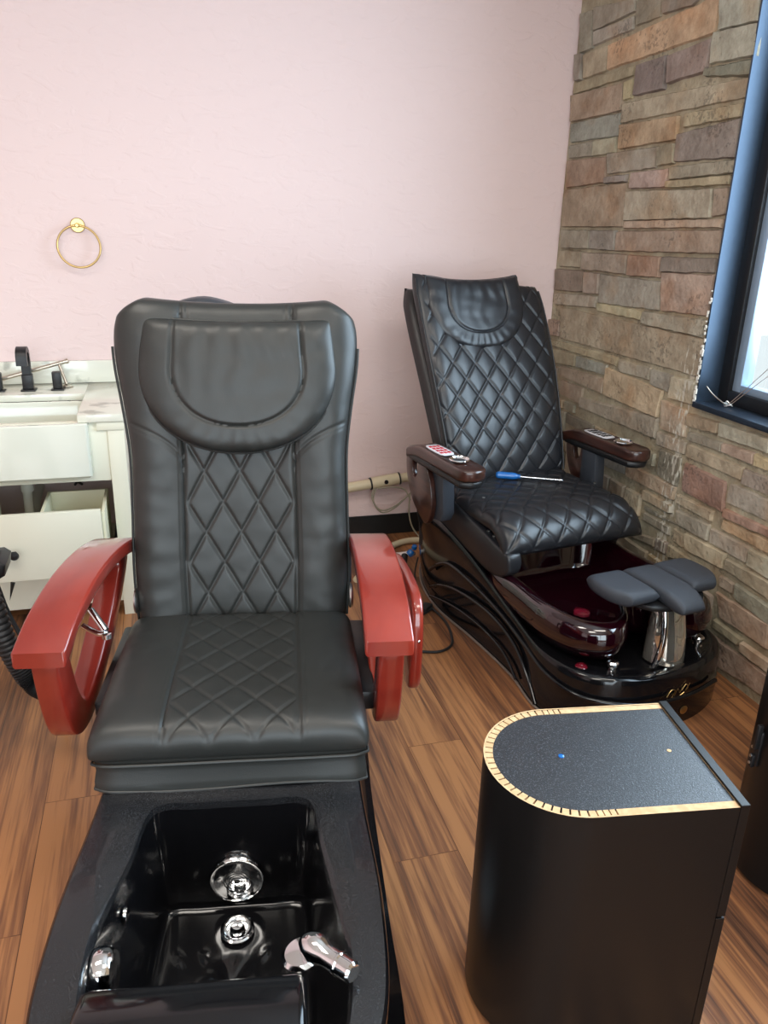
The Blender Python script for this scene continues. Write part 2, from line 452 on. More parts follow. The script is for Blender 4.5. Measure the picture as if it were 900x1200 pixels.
STONES=[('g',3.637,2.493,3.296,2.446,3.281,2.407,3.614,2.397),('g',3.613,2.393,3.293,2.388,3.291,2.345,3.600,2.337),('g',3.748,2.490,3.644,2.482,3.609,2.330,3.721,2.326),
('g',3.282,2.443,3.107,2.406,3.101,2.351,3.267,2.351),('d',3.092,2.402,2.854,2.365,2.901,2.347,3.079,2.355),('o',3.470,2.315,2.737,2.347,2.748,2.229,3.457,2.222),
('t',3.687,2.316,3.479,2.316,3.466,2.219,3.664,2.216),('b',2.731,2.325,2.531,2.314,2.511,2.221,2.712,2.233),('b',2.743,2.231,2.510,2.215,2.506,2.122,2.741,2.133),
('g',3.765,2.329,3.699,2.323,3.685,2.214,3.739,2.217),('p',3.222,2.203,3.019,2.203,3.004,2.088,3.220,2.091),('m',3.003,2.200,2.744,2.214,2.761,2.111,2.986,2.105),
('t',3.749,2.209,3.239,2.202,3.248,2.170,3.749,2.162),('d',2.757,2.121,2.508,2.113,2.510,2.060,2.757,2.096),('r',3.765,2.160,3.312,2.150,3.305,2.046,3.745,2.046),
('y',3.304,2.153,3.239,2.156,3.235,2.085,3.296,2.084),('t',3.296,2.071,2.515,2.058,2.516,2.000,3.296,1.997),('y',2.848,1.984,2.522,1.981,2.535,1.944,2.843,1.938),
('b',3.743,2.036,3.306,2.037,3.299,1.949,3.725,1.956),('o',3.300,1.989,2.889,1.981,2.883,1.902,3.286,1.895),('p',2.880,1.918,2.527,1.936,2.523,1.816,2.877,1.822),
('g',3.744,1.942,3.519,1.944,3.515,1.883,3.732,1.887),('g',3.509,1.944,3.317,1.946,3.320,1.884,3.504,1.882),('g',3.376,1.883,2.998,1.883,2.995,1.808,3.357,1.800),
('g',2.995,1.883,2.887,1.887,2.876,1.818,2.980,1.812),('r',3.741,1.877,3.383,1.870,3.368,1.768,3.725,1.755),('d',3.373,1.788,3.198,1.790,3.201,1.765,3.367,1.762),
('m',3.156,1.795,2.901,1.799,2.899,1.732,3.158,1.735),('g',2.895,1.803,2.515,1.808,2.515,1.765,2.891,1.760),('y',2.897,1.754,2.526,1.760,2.529,1.729,2.898,1.729),
('t',3.723,1.745,3.185,1.756,3.175,1.584,3.728,1.578),('g',3.182,1.725,2.618,1.716,2.606,1.621,3.170,1.609),('r',2.606,1.717,2.533,1.718,2.528,1.633,2.596,1.621),
('t',3.162,1.606,2.529,1.615,2.534,1.589,3.173,1.577),('g',3.729,1.561,3.451,1.563,3.444,1.487,3.718,1.478),('g',3.445,1.563,3.231,1.565,3.219,1.485,3.437,1.485),
('r',3.219,1.563,2.525,1.578,2.517,1.501,3.215,1.484),('t',3.728,1.468,3.510,1.469,3.503,1.399,3.716,1.392),('m',3.496,1.465,3.120,1.471,3.110,1.392,3.492,1.391),
('R',3.102,1.469,2.876,1.472,2.867,1.396,3.093,1.388),('d',2.866,1.472,2.537,1.481,2.540,1.433,2.858,1.419),('p',3.754,1.376,3.477,1.382,3.460,1.289,3.744,1.276),
('m',3.461,1.379,3.330,1.380,3.321,1.291,3.444,1.285),('g',3.321,1.377,2.852,1.379,2.839,1.269,3.309,1.254),('r',2.852,1.414,2.537,1.423,2.536,1.281,2.820,1.270),
('g',3.748,1.259,3.327,1.280,3.332,1.229,3.732,1.206),('y',3.316,1.249,2.949,1.253,2.957,1.217,3.316,1.217),('g',2.937,1.253,2.538,1.265,2.541,1.201,2.945,1.205),
('t',3.661,1.198,2.529,1.195,2.531,1.058,3.638,1.049),('r',3.765,1.126,3.658,1.131,3.654,1.057,3.765,1.049),('t',3.761,1.024,3.092,1.037,3.102,0.999,3.756,1.001),
('t',3.735,0.985,3.463,0.988,3.461,0.938,3.712,0.916),('b',3.448,0.984,3.170,0.988,3.173,0.945,3.442,0.936),('g',3.077,1.028,2.841,1.034,2.838,0.987,3.075,0.981),
('g',2.828,1.030,2.685,1.031,2.695,0.962,2.815,0.971),('r',3.598,0.914,3.178,0.924,3.183,0.859,3.587,0.865),('o',3.175,0.978,2.734,0.962,2.745,0.849,3.170,0.856),
('w',2.685,1.025,2.539,1.036,2.537,0.948,2.690,0.942),('r',3.578,0.846,3.361,0.845,3.365,0.766,3.563,0.779),('g',3.367,0.799,2.739,0.849,2.733,0.759,3.369,0.755),
('t',2.724,0.923,2.570,0.918,2.552,0.816,2.704,0.810),('g',2.725,0.792,2.542,0.796,2.542,0.750,2.720,0.739),('r',2.545,0.909,2.367,0.915,2.371,0.877,2.540,0.861),
('g',2.362,0.920,2.108,0.924,2.102,0.879,2.355,0.870),('d',2.528,0.842,2.336,0.850,2.335,0.818,2.527,0.811),('r',2.330,0.849,2.169,0.857,2.164,0.818,2.328,0.818),
('o',2.162,0.855,1.978,0.851,1.973,0.816,2.156,0.819),('t',2.521,0.795,2.206,0.792,2.208,0.751,2.525,0.743),('p',2.197,0.790,2.016,0.794,2.006,0.738,2.199,0.738),
('R',2.518,0.718,2.283,0.714,2.267,0.606,2.512,0.608),('g',2.255,0.718,1.997,0.724,1.983,0.656,2.254,0.647),('d',2.691,0.729,2.552,0.727,2.554,0.611,2.680,0.621),
('r',2.912,0.602,2.556,0.606,2.563,0.551,2.902,0.546),('d',3.233,0.592,2.933,0.630,2.923,0.547,3.207,0.529),('t',2.531,0.583,2.318,0.588,2.321,0.548,2.529,0.551),
('R',2.261,0.618,1.971,0.630,1.969,0.605,2.259,0.588),('o',2.253,0.578,1.960,0.591,1.959,0.547,2.253,0.543),('g',2.515,0.522,2.324,0.532,2.322,0.469,2.492,0.471),
('g',2.312,0.522,2.104,0.529,2.107,0.472,2.303,0.469),('g',2.100,0.526,1.942,0.528,1.935,0.460,2.095,0.465),('t',2.446,0.450,2.214,0.459,2.213,0.401,2.424,0.389),
('t',2.523,0.440,2.456,0.435,2.452,0.390,2.518,0.389),('t',2.201,0.445,1.921,0.453,1.915,0.389,2.202,0.404),('t',2.756,0.529,2.560,0.526,2.560,0.495,2.753,0.489),
('d',2.739,0.461,2.548,0.462,2.502,0.459,2.735,0.444),('g',2.735,0.431,2.553,0.434,2.553,0.402,2.732,0.402),('t',2.833,0.315,2.635,0.353,2.634,0.315,2.838,0.288),
('d',2.624,0.358,2.552,0.365,2.548,0.318,2.620,0.313),('t',2.540,0.365,2.394,0.357,2.420,0.339,2.533,0.311),('t',2.219,0.369,2.144,0.369,2.145,0.334,2.204,0.334),
('g',2.134,0.373,1.897,0.366,1.890,0.300,2.127,0.321),('r',2.221,0.298,1.946,0.306,1.934,0.221,2.179,0.215),('t',2.201,0.196,2.050,0.191,2.062,0.164,2.195,0.166),
('t',2.050,0.181,1.847,0.185,1.845,0.139,2.047,0.146),('r',2.255,0.125,1.900,0.126,1.835,0.059,2.169,0.023)]
# ------------------------------------------------------------------ room
XR, YB, XL, YF, ZC = 1.95, 3.767, -2.9, -2.6, 2.9
def struct(name, mb, m, smooth=False):
    o = mb.build(name, m, None, smooth); o['kind'] = 'structure'; return o

f = MB(); f.bx(XL-.15, XR+.25, YF-.15, YB+.15, -.1, 0); struct('floor', f, M['floor'])
f = MB(); f.bx(XL-.15, XR+.25, YF-.15, YB+.15, ZC, ZC+.1); struct('ceiling', f, M['ceiling'])
f = MB(); f.bx(XL-.15, XR+.03, YB, YB+.15, 0, ZC); struct('wall_back', f, M['pink'])
f = MB(); f.bx(XL-.15, XL, YF-.15, YB, 0, ZC); struct('wall_left', f, M['pink'])
f = MB()                                                      # storefront wall behind the camera with a wide opening
FX0, FX1, FZ0, FZ1 = -2.2, 1.5, .3, 2.55
f.bx(XL, FX0, YF-.15, YF, 0, ZC); f.bx(FX1, XR+.25, YF-.15, YF, 0, ZC)
f.bx(FX0, FX1, YF-.15, YF, 0, FZ0); f.bx(FX0, FX1, YF-.15, YF, FZ1, ZC)
struct('wall_front', f, M['pink'])
w = empty('window_2', ((FX0+FX1)/2, YF-.07, FZ0)); w['kind'] = 'structure'
f = MB()
hw_ = (FX1-FX0)/2; hh = FZ1-FZ0
for xx in (-hw_+.03, -hw_/3, hw_/3, hw_-.03): f.bx(xx-.03, xx+.03, -.04, .04, .0, hh)
for zz in (.03, hh-.03): f.bx(-hw_, hw_, -.039, .039, zz-.03, zz+.03)
f.build('window_frame', M['frame_metal'], w, False)
f = MB(); f.bx(-hw_+.06, hw_-.06, -.004, .004, .06, hh-.06); f.build('pane', M['glass'], w, False)

f = MB(); f.bx(XL, 1.93, YB-.008, YB, 0, .112, .002); struct('baseboard_back', f, M['baseboard'])
f = MB(); f.bx(-8, 12, -12, 12, -.35, -.15); struct('ground', f, M['pavement'])

# right wall of ledge stone, window opening y WY0..WY1, z WZ0..WZ1
WY0, WY1, WZ0, WZ1 = .55, 2.512, .955, 2.6
TINT = {'g': (132, 128, 114), 'd': (92, 88, 82), 'o': (172, 140, 104), 't': (152, 136, 112), 'b': (134, 138, 130), 'p': (92, 76, 76),
        'm': (130, 112, 106), 'r': (142, 116, 98), 'R': (136, 92, 78), 'y': (176, 162, 122), 'w': (165, 158, 140)}
sb = MB(); bm = sb.bm
cl = bm.verts.layers.float_color.new('stone_tint')
def paint(vs, c):
    for v in vs: v[cl] = c
MORTAR = srgb(165, 157, 136)
def wallbox(y0, y1, z0, z1):
    for v in sb.bx(XR+.011, XR+.2, y0, y1, z0, z1): v[cl] = MORTAR
wallbox(YF, WY0, 0, ZC); wallbox(WY1, YB, 0, ZC); wallbox(WY0, WY1, 0, WZ0-.012); wallbox(WY0, WY1, WZ1, ZC)
def stone(q, kind, rnd):
    """q: y,z of TL,TR,BR,BL"""
    (y0, z0), (y1, z1), (y2, z2), (y3, z3) = q
    w_ = max(abs(y0-y1), .02); h_ = max(abs(z0-z3), .02)
    nu, nv = max(4, int(w_/.025)+2), max(4, int(h_/.02)+2)
    base = TINT[kind]; k = rnd.uniform(.93, 1.07)
    c = srgb(*[max(5, min(250, (ch*.50+g_*.56)*k+rnd.uniform(-3, 3))) for ch, g_ in zip(base, (168, 161, 146))])
    proud = rnd.uniform(.009, .017); tilt = rnd.uniform(-.002, .002); sd = rnd.uniform(0, 50)
    g = .003
    V = []
    for j in range(nv+1):
        for i in range(nu+1):
            u, v = i/nu, j/nv
            # ease border points towards the edge for a crisp arris
            uu = 0 if i == 0 else 1 if i == nu else (g*1.6/w_ if i == 1 else 1-g*1.6/w_ if i == nu-1 else u)
            vv = 0 if j == 0 else 1 if j == nv else (g*1.6/h_ if j == 1 else 1-g*1.6/h_ if j == nv-1 else v)
            y = (y0*(1-uu)+y1*uu)*(1-vv)+(y3*(1-uu)+y2*uu)*vv
            z = (z0*(1-uu)+z1*uu)*(1-vv)+(z3*(1-uu)+z2*uu)*vv
            border = i in (0, nu) or j in (0, nv)
            x = XR+.0125 if border else XR+.010-proud+nz(y*14+sd, z*18)*.004+tilt*(u-.5)*2
            wob = .0035*nz(y*25, z*25+sd)
            V.append(bm.verts.new((x, min(y+wob, YB-.001), z+wob)))
    paint(V, c)
    n = nu+1
    for j in range(nv):
        for i in range(nu):
            fc = bm.faces.new((V[j*n+i], V[j*n+i+1], V[(j+1)*n+i+1], V[(j+1)*n+i])); fc.material_index = 0
rnd = random.Random(3)
boxes = []
for s in STONES:
    q = [(s[1+2*i], s[2+2*i]) for i in range(4)]
    cy = sum(p[0] for p in q)/4; cz = sum(p[1] for p in q)/4
    q = [(p[0]+(.004 if p[0] > cy else -.004), p[1]+(.0035 if p[1] > cz else -.0035)) for p in q]
    stone(q, s[0], rnd)
    boxes.append((min(p[0] for p in q)-.004, max(p[0] for p in q)+.004, min(p[1] for p in q)-.004, max(p[1] for p in q)+.004))
def clear(y0, y1, z0, z1):
    return all(y1 <= b[0] or y0 >= b[1] or z1 <= b[2] or z0 >= b[3] for b in boxes)
z = .004
while z < ZC-.03:
    h_ = rnd.choice((.05, .07, .09, .11)); h_ = min(h_, ZC-z-.004)
    y = YF+.01
    while y < YB-.02:
        w_ = min(rnd.uniform(.12, .42), YB-.004-y)
        y1_, z1_ = y+w_, z+h_
        inwin = y < WY1+.004 and y1_ > WY0-.004 and z < WZ1+.004 and z1_ > WZ0-.02
        if inwin and y < WY0-.05 and y1_ > WY0: y1_ = WY0-.006; inwin = False
        if not inwin and w_ > .03:
            # shrink against traced stones
            c0, c1 = y, y1_
            if clear(c0, c1, z, z1_): ok = True
            else:
                ok = False
                for t_ in range(8):
                    c0s, c1s = (c0+ (c1-c0)*t_/9, c1), (c0, c1-(c1-c0)*t_/9)
                    for a_, b_ in (c0s, c1s):
                        for zz0, zz1 in ((z, z1_), (z+h_*.4, z1_), (z, z1_-h_*.4)):
                            if clear(a_, b_, zz0, zz1) and b_-a_ > .04:
                                ok = (a_, b_, zz0, zz1); break
                        if ok: break
                    if ok: break
            if ok is True: ok = (c0, c1, z, z1_)
            if ok:
                a_, b_, zz0, zz1 = ok
                stone([(b_-.006, zz1-.005), (a_+.004, zz1-.005), (a_+.004, zz0+.004), (b_-.006, zz0+.004)], rnd.choice('gtgtrgodmgbt'), rnd)
                boxes.append((a_, b_, zz0, zz1))
        y = y1_
    z += h_
wr = struct('wall_right', sb, M['stone'])
# smooth shading on the stones only where flat enough
wr.data.polygons.foreach_set('use_smooth', [True]*len(wr.data.polygons)); wr.data.set_sharp_from_angle(angle=radians(35))

# window in the right wall
w = empty('window_1', (XR, (WY0+WY1)/2, WZ0)); w['kind'] = 'structure'
hy = (WY1-WY0)/2; hz = WZ1-WZ0
f = MB()                                                     # metal lining of the reveal
f.bx(-.006, .20, hy-.008, hy, -.0, hz); f.bx(-.006, .20, -hy, -hy+.008, 0, hz); f.bx(-.006, .20, -hy+.008, hy-.008, hz-.008, hz)
f.build('window_lining', M['frame_metal'], w, False)
f = MB(); f.box((.09, 0, .001), (.215, 2*hy-.002, .022), .003); f.build('window_sill', M['frame_metal'], w)
f = MB()
for s in (-1, 1): f.bx(.085, .16, s*(hy-.008), s*(hy-.062), .012, hz-.008, .003)
f.bx(.085, .16, -hy+.062, hy-.062, .012, .062, .003); f.bx(.085, .16, -hy+.062, hy-.062, hz-.06, hz-.008, .003)
f.build('window_frame', M['matte_black'], w)
f = MB()
for s in (-1, 1): f.bx(.10, .15, s*(hy-.062), s*(hy-.105), .062, hz-.06, .003)
f.bx(.10, .15, -hy+.105, hy-.105, .062, .09, .003); f.bx(.10, .15, -hy+.105, hy-.105, hz-.1, hz-.06, .003)
f.build('window_sash', M['sash'], w)
f = MB(); f.bx(.122, .128, -hy+.10, hy-.10, .088, hz-.095); f.build('pane', M['glass'], w, False)
f = MB()                                                     # crumbled caulk along the reveal
for k in range(46):
    zz = .01+rnd.random()**1.6*.42
    f.box((-.007+rnd.uniform(-.002, .001), hy+rnd.uniform(-.004, .007), zz), (.006, rnd.uniform(.004, .009), rnd.uniform(.005, .018)), .0015)
f.build('caulk', M['chip_white'], w)

# wire ornament lying on the sill
t = empty('wire_ornament', (2.0, 2.40, .968)); tag(t, 'small ornament of bent pale wire leaning on the black window sill', 'ornament')
f = MB()
f.tube([(0, .0, .004), (-.02, .05, .03), (-.035, .085, .06)], .0022, 6)
f.tube([(0, 0, .004), (.045, -.06, .10), (.075, -.12, .19), (.08, -.18, .27)], .0014, 6)
f.tube([(.0, -.01, .004), (.05, -.08, .10), (.08, -.14, .17), (.075, -.2, .20)], .0014, 6)
f.tube([(.075, -.10, .165), (.08, -.13, .16), (.08, -.16, .163)], .0012, 6)
f.tube([(.08, -.10, .16), (.07, -.12, .1), (.06, -.13, .02)], .0010, 6)
f.build('wires', M['nickel'], t)
f = MB(); f.tube([(-.012, 0, .004), (0, .014, .01), (.014, 0, .006), (.004, -.018, .012), (-.01, -.006, .004)], .0022, 6, closed=True)
f.tube([(-.01, -.01, .003), (.0, .006, .02), (.012, -.014, .003)], .002, 6)
f.build('knot', M['steel'], t)

# ------------------------------------------------------------------ towel ring
t = empty('towel_ring', (-.303, YB, 1.528)); tag(t, 'round brushed brass towel ring mounted on the pink wall', 'towel ring')
RX = Matrix.Rotation(pi/2, 3, 'X')
f = MB(); f.lathe([(0, 0), (.028, 0), (.030, .003), (.030, .007), (.027, .010), (0, .010)], (0, 0, 0), RX, 36); f.build('wall_plate', M['brass'], t)
f = MB(); f.lathe([(.009, .009), (.009, .045), (.006, .048), (0, .048)], (0, 0, 0), RX, 20); f.build('post', M['brass'], t)
f = MB(); f.tube([(.086*sin(a), -.034-.010*(1-cos(a)), -.001-.084*(1-cos(a))) for a in [2*pi*k/24 for k in range(24)]], .0045, 10, 2, closed=True); f.build('ring', M['brass'], t)

# ------------------------------------------------------------------ vanity
VX0, VX1, VY0 = -.95, -.158, 3.11
t = empty('vanity_cabinet', (-.554, 3.44, 0)); tag(t, 'white bathroom vanity with farmhouse sink and its drawer pulled open', 'vanity')
vx = lambda x: x+.554
vy = lambda y: y-3.44
def vbx(f, x0, x1, y0, y1, z0, z1, bev=.002): f.bx(vx(x0), vx(x1), vy(y0), vy(y1), z0, z1, bev)
f = MB()
for a, b_ in ((VX0, VX0+.055), (VX1-.062, VX1)):
    vbx(f, a, b_, VY0, VY0+.05, .0, .83); vbx(f, a, b_, YB-.055, YB-.003, .0, .83)
vbx(f, VX1-.030, VX1-.008, VY0+.05, YB-.055, .06, .83, .001); vbx(f, VX0+.008, VX0+.03, VY0+.05, YB-.055, .06, .83, .001)
vbx(f, VX0+.055, VX1-.062, VY0+.004, VY0+.03, .592, .83)         # rail behind the apron
vbx(f, VX0+.055, VX1-.062, VY0+.004, VY0+.03, .065, .20)         # bottom rail
vbx(f, VX0+.03, VX1-.03, VY0+.03, YB-.06, .17, .19, .001)        # bottom panel
f.build('carcass', M['white'], t)
f = MB(); vbx(f, VX1-.10, VX1+.003, VY0-.006, VY0+.03, .795, .829, .003); f.build('cap_block', M['white'], t)
f = MB(); vbx(f, VX0-.003, VX0+.10, VY0-.006, VY0+.03, .795, .829, .003); f.build('cap_block', M['white'], t)
f = MB(); vbx(f, VX0+.09, VX0+.105, VY0+.03, YB-.05, .19, .59, .001); f.build('inner_divider', M['cream'], t)
f = MB()
vbx(f, -.322, VX1+.008, 3.095, YB-.004, .831, .860, .002); vbx(f, VX0-.008, -.786, 3.095, YB-.004, .831, .860, .002)
vbx(f, -.786, -.322, 3.505, YB-.004, .831, .860, .002)
f.build('countertop', M['marble'], t)
f = MB(); vbx(f, VX0-.008, VX1+.008, YB-.022, YB-.003, .8602, .958, .002); f.build('backsplash', M['marble'], t)
# sink: hollow apron basin
s = MB()
def rr(x0, x1, y0, y1, r, z, n=6):
    P = []
    for cx, cy, a0 in ((x1-r, y1-r, 0), (x0+r, y1-r, pi/2), (x0+r, y0+r, pi), (x1-r, y0+r, 3*pi/2)):
        for k in range(n+1):
            a = a0+pi/2*k/n; P.append((cx+r*cos(a), cy+r*sin(a), z))
    return P
X0, X1, Y0, Y1 = vx(-.822), vx(-.286), vy(3.072), vy(3.50)
s.loft([rr(X0+.01, X1-.01, Y0+.01, Y1-.01, .01, .615), rr(X0, X1, Y0, Y1, .014, .625), rr(X0, X1, Y0, Y1, .014, .826), rr(X0+.004, X1-.004, Y0+.004, Y1-.004, .012, .8305),
        rr(X0+.03, X1-.035, Y0+.022, Y1-.004, .03, .8305), rr(X0+.035, X1-.04, Y0+.027, Y1-.008, .03, .822), rr(X0+.04, X1-.045, Y0+.035, Y1-.014, .04, .67), rr(X0+.07, X1-.07, Y0+.06, Y1-.04, .05, .65)], True, True, True)
s.build('farmhouse_sink', M['fireclay'], t)
# faucet
def faucet_spout():
    f = MB()
    f.bx(-.030, .030, -.030, .030, 0, .007, .003); f.bx(-.021, .021, -.02, .02, .007, .07, .003)
    path = cr([(0, 0, .07), (0, .0, .13), (0, -.012, .165), (0, -.05, .182), (0, -.085, .168), (0, -.092, .12)], 6)
    rings = []
    for i, p in enumerate(path):
        a = Vector(path[max(i-1, 0)]); b_ = Vector(path[min(i+1, len(path)-1)]); d = (b_-a).normalized(); nrm = Vector((0, -d.z, d.y))
        wd = .018+.004*(i/len(path)); th = .011
        rings.append([Vector(p)+Vector((sx*wd, 0, 0))+nrm*sy*th for sx, sy in ((-1, -1), (1, -1), (1, 1), (-1, 1))])
    f.loft(rings, True, True, True)
    return f
fo = faucet_spout().build('faucet', M['matte_black'], t, True, 30); fo.location = (vx(-.553), vy(3.60), .860)
for xx in (-.672, -.437):
    f = MB(); f.bx(-.027, .027, -.025, .025, 0, .006, .002); f.bx(-.018, .018, -.018, .018, .006, .078, .004)
    h = f.build('faucet_handle', M['matte_black'], fo, True, 30); h.location = (xx+.553, 0, 0)
# drawer (pulled out)
d = MB(); DX1 = -.262; DX0 = -.846
vbx(d, DX0, DX1, 2.968, 2.988, .255, .522, .002); do = d.build('drawer', M['white'], t)
d = MB()
vbx(d, -.262, -.250, 2.988, 3.28, .27, .505, .001); vbx(d, -.484, -.472, 2.988, 3.28, .27, .505, .001)
vbx(d, -.472, -.262, 3.268, 3.28, .27, .505, .001); vbx(d, -.472, -.262, 2.988, 3.268, .272, .284, .001)
vbx(d, -.846, -.834, 2.988, 3.28, .27, .505, .001); vbx(d, -.68, -.668, 2.988, 3.28, .27, .505, .001)
vbx(d, -.834, -.68, 3.268, 3.28, .27, .505, .001); vbx(d, -.834, -.68, 2.988, 3.268, .272, .284, .001); vbx(d, -.668, -.484, 2.988, 3.06, .272, .284, .001)
d.build('drawer_box', M['cream'], do)
d = MB(); d.lathe([(0, 0), (.006, 0), (.006, .02), (.016, .026), (.018, .032), (.015, .038), (0, .040)], (vx(-.578), vy(2.968), .373), RX, 24)
d.tube([(vx(-.578), vy(2.946), .373), (vx(-.61), vy(2.938), .366), (vx(-.64), vy(2.934), .364), (vx(-.70), vy(2.946), .366), (vx(-.72), vy(2.968), .373)], .006, 10)
d.build('drawer_pull', M['matte_black'], do)
d = MB(); vbx(d, VX1-.078, VX1-.064, 3.115, 3.60, .30, .33, .001); d.build('drawer_rail', M['matte_black'], t)
# plumbing below
f = MB(); f.tube([(vx(-.575), vy(3.42), .62), (vx(-.58), vy(3.42), .53)], .016, 14, smooth=False); f.build('tailpiece', M['chrome'], t)
f = MB(); f.lathe([(.026, 0), (.026, .03), (.030, .032), (.030, .05), (.026, .052), (.02, .06), (.0, .06)], (vx(-.581), vy(3.42), .47), None, 20)
f.tube([(vx(-.583), vy(3.42), .49), (vx(-.585), vy(3.42), .36), (vx(-.585), vy(3.45), .29), (vx(-.585), vy(3.55), .29), (vx(-.585), vy(3.6), .36), (vx(-.585), vy(3.76), .38)], .020, 14)
f.build('drain_trap', M['white_pvc'], t)
for pts in ([(-.47, 3.6, .83), (-.49, 3.62, .60), (-.43, 3.66, .45), (-.40, 3.75, .38)], [(-.40, 3.6, .83), (-.385, 3.62, .60), (-.40, 3.66, .45), (-.43, 3.75, .38)]):
    f = MB(); f.tube([(vx(a), vy(b_), c) for a, b_, c in pts], .006, 8); f.build('supply_hose', M['black_rubber'], t)
f = MB(); f.tube([(vx(-.655), vy(3.125), .10), (vx(-.63), vy(3.115), .19)], .010, 4, smooth=False); f.build('dark_gap_strip', M['matte_black'], t)  # small dark strip standing in for a black diagonal gap

# brushed nickel towel bar lying on the worktop
t = empty('towel_bar', (-.41, 3.66, .861)); tag(t, 'loose brushed nickel towel bar propped behind the black faucet', 'towel bar')
ly = Matrix.Rotation(pi/2, 3, 'Y')
f = MB(); f.tube([(-.40, .01, .0), (.010, .02, .107)], .0085, 14, smooth=False)
f.lathe([(0, 0), (.011, 0), (.011, .012), (0, .012)], (.006, .02, .106), Matrix.Rotation(radians(75), 3, 'Y'), 20); f.build('bar', M['nickel'], t)
f = MB(); f.tube([(-.022, .02, .098), (.004, -.01, .012)], .0065, 12, smooth=False); f.build('post', M['nickel'], t)
f = MB(); f.lathe([(0, 0), (.024, 0), (.026, .003), (.024, .006), (.01, .008), (0, .008)], (.006, -.012, .002), Matrix.Rotation(radians(12), 3, 'Y'), 28); f.build('flange', M['nickel'], t)

# ------------------------------------------------------------------ pipe on the wall, cables, hoses
t = empty('wall_pipe', (.95, 3.72, 0)); tag(t, 'ivory plastic pipe slanting up along the pink wall between the chairs', 'pipe')
f = MB(); f.tube([(-.45, 0, .245), (.06, 0, .305)], .026, 18, smooth=False); f.tube([(.19, 0, .322), (.36, 0, .342)], .024, 18, smooth=False); f.build('tube', M['pvc'], t)
f = MB(); f.tube([(.05, 0, .304), (.20, 0, .324)], .031, 20, smooth=False); f.build('coupling', M['pvc'], t)
for xa, za in ((.045, .3035), (.197, .3235)):
    f = MB(); f.tube([(xa, 0, za), (xa+.008, 0, za+.001)], .0325, 20, smooth=False); f.build('joint_ring', M['matte_black'], t)
f = MB(); f.lathe([(.006, .0), (.011, 0), (.011, .006), (.006, .006)], (.125, -.027, .318), RX, 18); f.build('knockout_hole', M['matte_black'], t)
f = MB()
for k, (dx, r_) in enumerate(((0, 1.0), (.008, .93))):
    f.tube([(1.02+dx, 3.70, .30), (1.0+dx, 3.69, .22*r_+.015), (1.05, 3.69, .155+.01*k), (1.12, 3.69, .17+.01*k), (1.19, 3.68, .24), (1.245, 3.66, .31)], .0042, 8)
f.tube([(1.03, 3.69, .285), (1.10, 3.68, .293), (1.17, 3.68, .275), (1.20, 3.66, .22)], .0042, 8)
f.tube([(1.20, 3.67, .26), (1.195, 3.66, .15), (1.22, 3.65, .06), (1.27, 3.60, .012), (1.34, 3.56, .008)], .0042, 8)
f.tube([(1.225, 3.66, .24), (1.255, 3.66, .16), (1.27, 3.66, .05), (1.272, 3.66, .008)], .0042, 8)
tag(f.build('cable_loop', M['grey_cable']), 'grey beige cable looped below the ivory wall pipe', 'cable')
f = MB(); f.tube([(.80, 3.20, .016), (.95, 3.42, .016), (1.06, 3.545, .016), (1.17, 3.605, .016), (1.27, 3.60, .016)], .016, 14)
tag(f.build('floor_hose', M['pvc']), 'ivory hose lying on the wood floor behind the red armrest', 'hose')

t = empty('braided_hoses', (1.08, 3.385, 0)); tag(t, 'pair of short braided steel hoses with blue fittings beside the rear chair base', 'hose')
f = MB(); f.tube([(-.11, .12, .012), (-.04, .06, .02), (.03, .01, .045)], .008, 10); f.tube([(-.07, .07, .01), (-.01, .03, .025), (.03, .0, .04)], .008, 10); f.build('braided_tube', M['steel'], t)
f = MB(); f.lathe([(0, 0), (.016, 0), (.019, .01), (.019, .022), (.014, .03), (0, .03)], (.03, 0, .035), Matrix.Rotation(radians(50), 3, 'Y'), 16)
f.lathe([(0, 0), (.012, 0), (.014, .008), (.012, .02), (0, .022)], (.055, -.01, .07), Matrix.Rotation(radians(20), 3, 'X'), 16); f.build('blue_fitting', M['blue_plastic'], t)
f = MB(); f.lathe([(0, 0), (.011, 0), (.011, .022), (0, .022)], (.052, .004, .04), Matrix.Rotation(radians(70), 3, 'X'), 12); f.build('steel_nut', M['chrome'], t)

f = MB(); f.tube([(.90, 2.97, .02), (.98, 3.10, .02), (1.03, 3.22, .02), (1.06, 3.30, .03), (1.08, 3.35, .05)], .016, 12)
tag(f.build('black_hose', M['black_rubber']), 'thick black rubber hose leading to the blue fittings on the floor', 'hose')
t = empty('power_cord', (1.0, 2.75, 0)); tag(t, 'thin black power cord with plug curled on the floor beside the red armrest', 'cord')
f = MB()
f.tube([(-.20, .12, .006), (-.06, .13, .006), (.01, .16, .006), (.05, .12, .012), (.075, .0, .006), (.06, -.12, .006), (.03, -.20, .006), (-.03, -.235, .006), (-.10, -.22, .006), (-.22, -.18, .006)], .0055, 8)
f.tube([(-.20, .06, .006), (-.08, .06, .006), (.0, .075, .006), (.06, .115, .012)], .0055, 8)
f.build('cord', M['black_rubber'], t)
f = MB(); f.prism([(-.035, -.010), (.018, -.020), (.03, -.018), (.03, .018), (.018, .020), (-.035, .010)], .004, .028, 'z', .004)
o = f.build('plug', M['black_rubber'], t); o.location = (.03, .112, 0); o.rotation_euler = (0, 0, .9)
f = MB(); f.tube([(1.135, 3.31, .05), (1.10, 3.24, .02), (1.06, 3.12, .006), (1.04, 3.0, .006), (1.02, 2.95, .006), (.95, 2.93, .006), (.85, 2.86, .006)], .004, 8)
tag(f.build('thin_cable', M['black_rubber']), 'thin black cable dropping from the fittings to the floor', 'cable')

